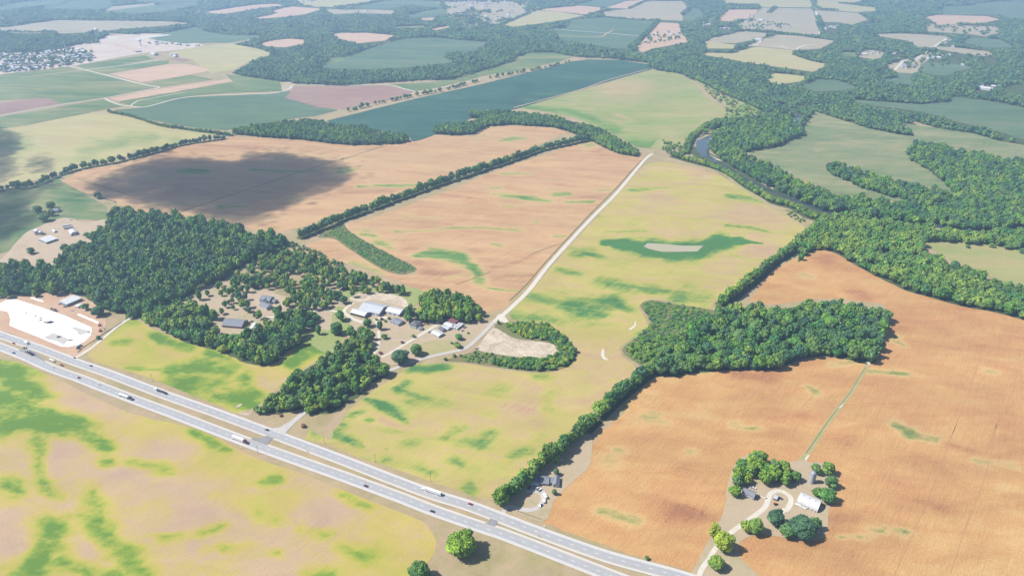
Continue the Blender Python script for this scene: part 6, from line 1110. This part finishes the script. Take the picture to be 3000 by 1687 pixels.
for i in range(12):
    f = i / 11; p = q('Z3', 762 + 425 * f, 1022 + 145 * f); t = thing('fence_post', 'short dark wooden post in the row in front of the highway house', 'post', (p.x, p.y, .2), 0, 'posts in front of the highway house'); obj('shaft', MB().box(-.18, .18, -.18, .18, -.2, 1.25).me('shaft'), M_POST, t); obj('cap', MB().box(-.22, .22, -.22, .22, 1.25, 1.33).me('cap'), M_POST, t)
for tl, x, y, c, lab, gr in (('B1', 1490, 962, 'yellow', 'yellow warning sign on the median right of the crossover', None), ('B0', 2325, 325, 'orange', 'small orange sign on the median left of the maroon car', None), ('B0', 1818, 292, 'white', 'small white sign below the lower carriageway', None), ('L0', 202, 548, 'white', 'little white sign below the lower carriageway at the left', None), ('B1', 1530, 890, 'white', 'small white sign on the verge beside the corn', None)):
    p = q(tl, x, y); t = thing('road_sign', lab, 'sign', (p.x, p.y, .05), math.radians(-25)); obj('sign_post', MB().tube((0, 0, 0), (0, 0, 2.4), .06, n=6).me('sign_post'), M_STEEL, t); obj('panel', MB().box(-.75, .75, -.1, -.065, 1.5, 3.0).me('panel'), PA[c], t)
for i in range(16):
    p, h = onroad(HU, 'B0', 1700 + i * 52, 80 + i * 18.5, 1, 6.2 if i % 2 else -6.4)
    t = thing('delineator', 'thin dark reflector post at the edge of the upper carriageway near the junction', 'post', (p.x, p.y, .05), 0, 'reflector posts along the upper carriageway'); obj('stake', MB().box(-.1, .1, -.1, .1, 0, 1.1).me('stake'), PA['dark'], t); obj('reflector', MB().box(-.08, .08, -.13, -.102, .8, 1.0).me('reflector'), M_TRIM, t)
# ------------------------------------------------------------------ clouds high above, left of the frame towards the sun: they throw the cloud shadows
M_CLOUD, Nc, bc = newmat('cloud', 1.0, 0.0); bc.inputs['Base Color'].default_value = (.9, .9, .92, 1)
tb = Nc.new('ShaderNodeBsdfTransparent'); mx = Nc.new('ShaderNodeMixShader'); mx.inputs[0].default_value = .21; Nc.link(tb.outputs[0], mx.inputs[1]); Nc.link(bc.outputs[0], mx.inputs[2])
Nc.link(mx.outputs[0], [n_ for n_ in Nc.n if n_.type == 'OUTPUT_MATERIAL'][0].inputs['Surface'])      # thin cloud: each puff lets part of the light through
PUFF = []
for i in range(3):
    bm = bmesh.new(); bmesh.ops.create_icosphere(bm, subdivisions=3, radius=1); r = random.Random(90 + i)
    from mathutils import noise as mnoise
    for v in bm.verts: v.co *= 1 + .35 * mnoise.noise(v.co * 1.7 + Vector((i * 9, 0, 0))) + .15 * mnoise.noise(v.co * 4)
    me = bpy.data.meshes.new('cloud_puff'); bm.to_mesh(me); bm.free(); PUFF.append(me)
    for p_ in me.polygons: p_.use_smooth = True
    me.materials.append(M_CLOUD)
CZ = 950.0
def cloud(name, s_, sp, r0, r1, edge):
    poly = pts(s_); sh = Vector((S2.x, S2.y)) / S2.z * CZ; c = bpy.data.collections.new(name + '_puffs')
    for me in PUFF: c.objects.link(bpy.data.objects.new('puff', me))
    p = scatter(poly, sp, 1.0, .45)
    def edist(P_):
        d = np.full(len(P_), 1e9)
        for (x0, y0), (x1, y1) in zip(poly, poly[1:] + poly[:1]):
            bx, by = x1 - x0, y1 - y0; h_ = np.clip(((P_[:, 0] - x0) * bx + (P_[:, 1] - y0) * by) / (bx * bx + by * by), 0, 1); d = np.minimum(d, np.hypot(P_[:, 0] - x0 - bx * h_, P_[:, 1] - y0 - by * h_))
        return d
    e = edist(p); rr = np.clip(e * .8, r0, r1); keep = (e > r0 * .7)
    keep &= e > edge * .5; big = np.column_stack([p, rr, rr * .5])[keep]
    q_ = scatter(smooth(poly, True, 1), 9, 1.0, .5); cx = np.mean([a[0] for a in poly]); cy = np.mean([a[1] for a in poly]); q_ = np.column_stack([cx + (q_[:, 0] - cx) * 1.2, cy + (q_[:, 1] - cy) * 1.35])
    e = edist(q_); ins = inside(q_[:, 0], q_[:, 1], poly); sd = np.where(ins, e, -e); k = rng.random(len(q_)) < np.clip((sd + edge) / (2 * edge), 0, 1) * .6; k &= sd < edge * 1.4
    small = np.column_stack([q_, np.full(len(q_), 5.0), np.full(len(q_), 4.0)])[k]
    d = np.vstack([big, small]); N = len(d); me = bpy.data.meshes.new(name); me.vertices.add(N)
    co = np.column_stack([d[:, 0] + sh.x, d[:, 1] + sh.y, CZ + rng.uniform(0, 1, N) * d[:, 2] * .5]).astype(np.float32); me.vertices.foreach_set('co', co.ravel())
    PR['tmp'] = (c, 3)
    o = mass(name, np.column_stack([d[:, 0], d[:, 1], d[:, 2], d[:, 3]]), 'tmp'); o.data.vertices.foreach_set('co', co.ravel()); o.data.update(); o['kind'] = 'structure'
cloud('cloud', 'V 195,470 300,420 400,388 500,395 580,402 620,374 700,380 800,395 900,420 890,450 800,490 720,520 660,570 560,572 450,540 330,518 230,500', 38, 22, 60, 42)
cloud('cloud', 'V -260,330 -60,310 50,330 60,370 30,400 60,430 20,455 -40,470 -260,480', 38, 18, 50, 26)
cloud('cloud', 'V 50,400 90,388 135,398 140,425 100,440 60,435', 24, 12, 30, 24)
cloud('cloud', 'V -260,500 -60,480 60,470 130,455 160,462 120,490 60,520 100,540 90,560 40,590 -20,620 -260,650', 38, 18, 50, 26)
cloud('cloud', 'V 330,385 370,372 440,378 430,390 350,395', 20, 8, 20, 16)
# ------------------------------------------------------------------ the air
m = bpy.data.materials.new('air'); m.use_nodes = True; nt = m.node_tree; nt.nodes.clear(); out = nt.nodes.new('ShaderNodeOutputMaterial'); pv = nt.nodes.new('ShaderNodeVolumePrincipled')
pv.inputs['Color'].default_value = HAZE_COL + (1,); pv.inputs['Density'].default_value = HAZE; pv.inputs['Anisotropy'].default_value = 0.2; nt.links.new(pv.outputs[0], out.inputs['Volume'])
hz = obj('haze', MB().box(-27000, 27000, -7000, 41000, -1.5, 492).me('haze'), m); tag(hz, kind='stuff')
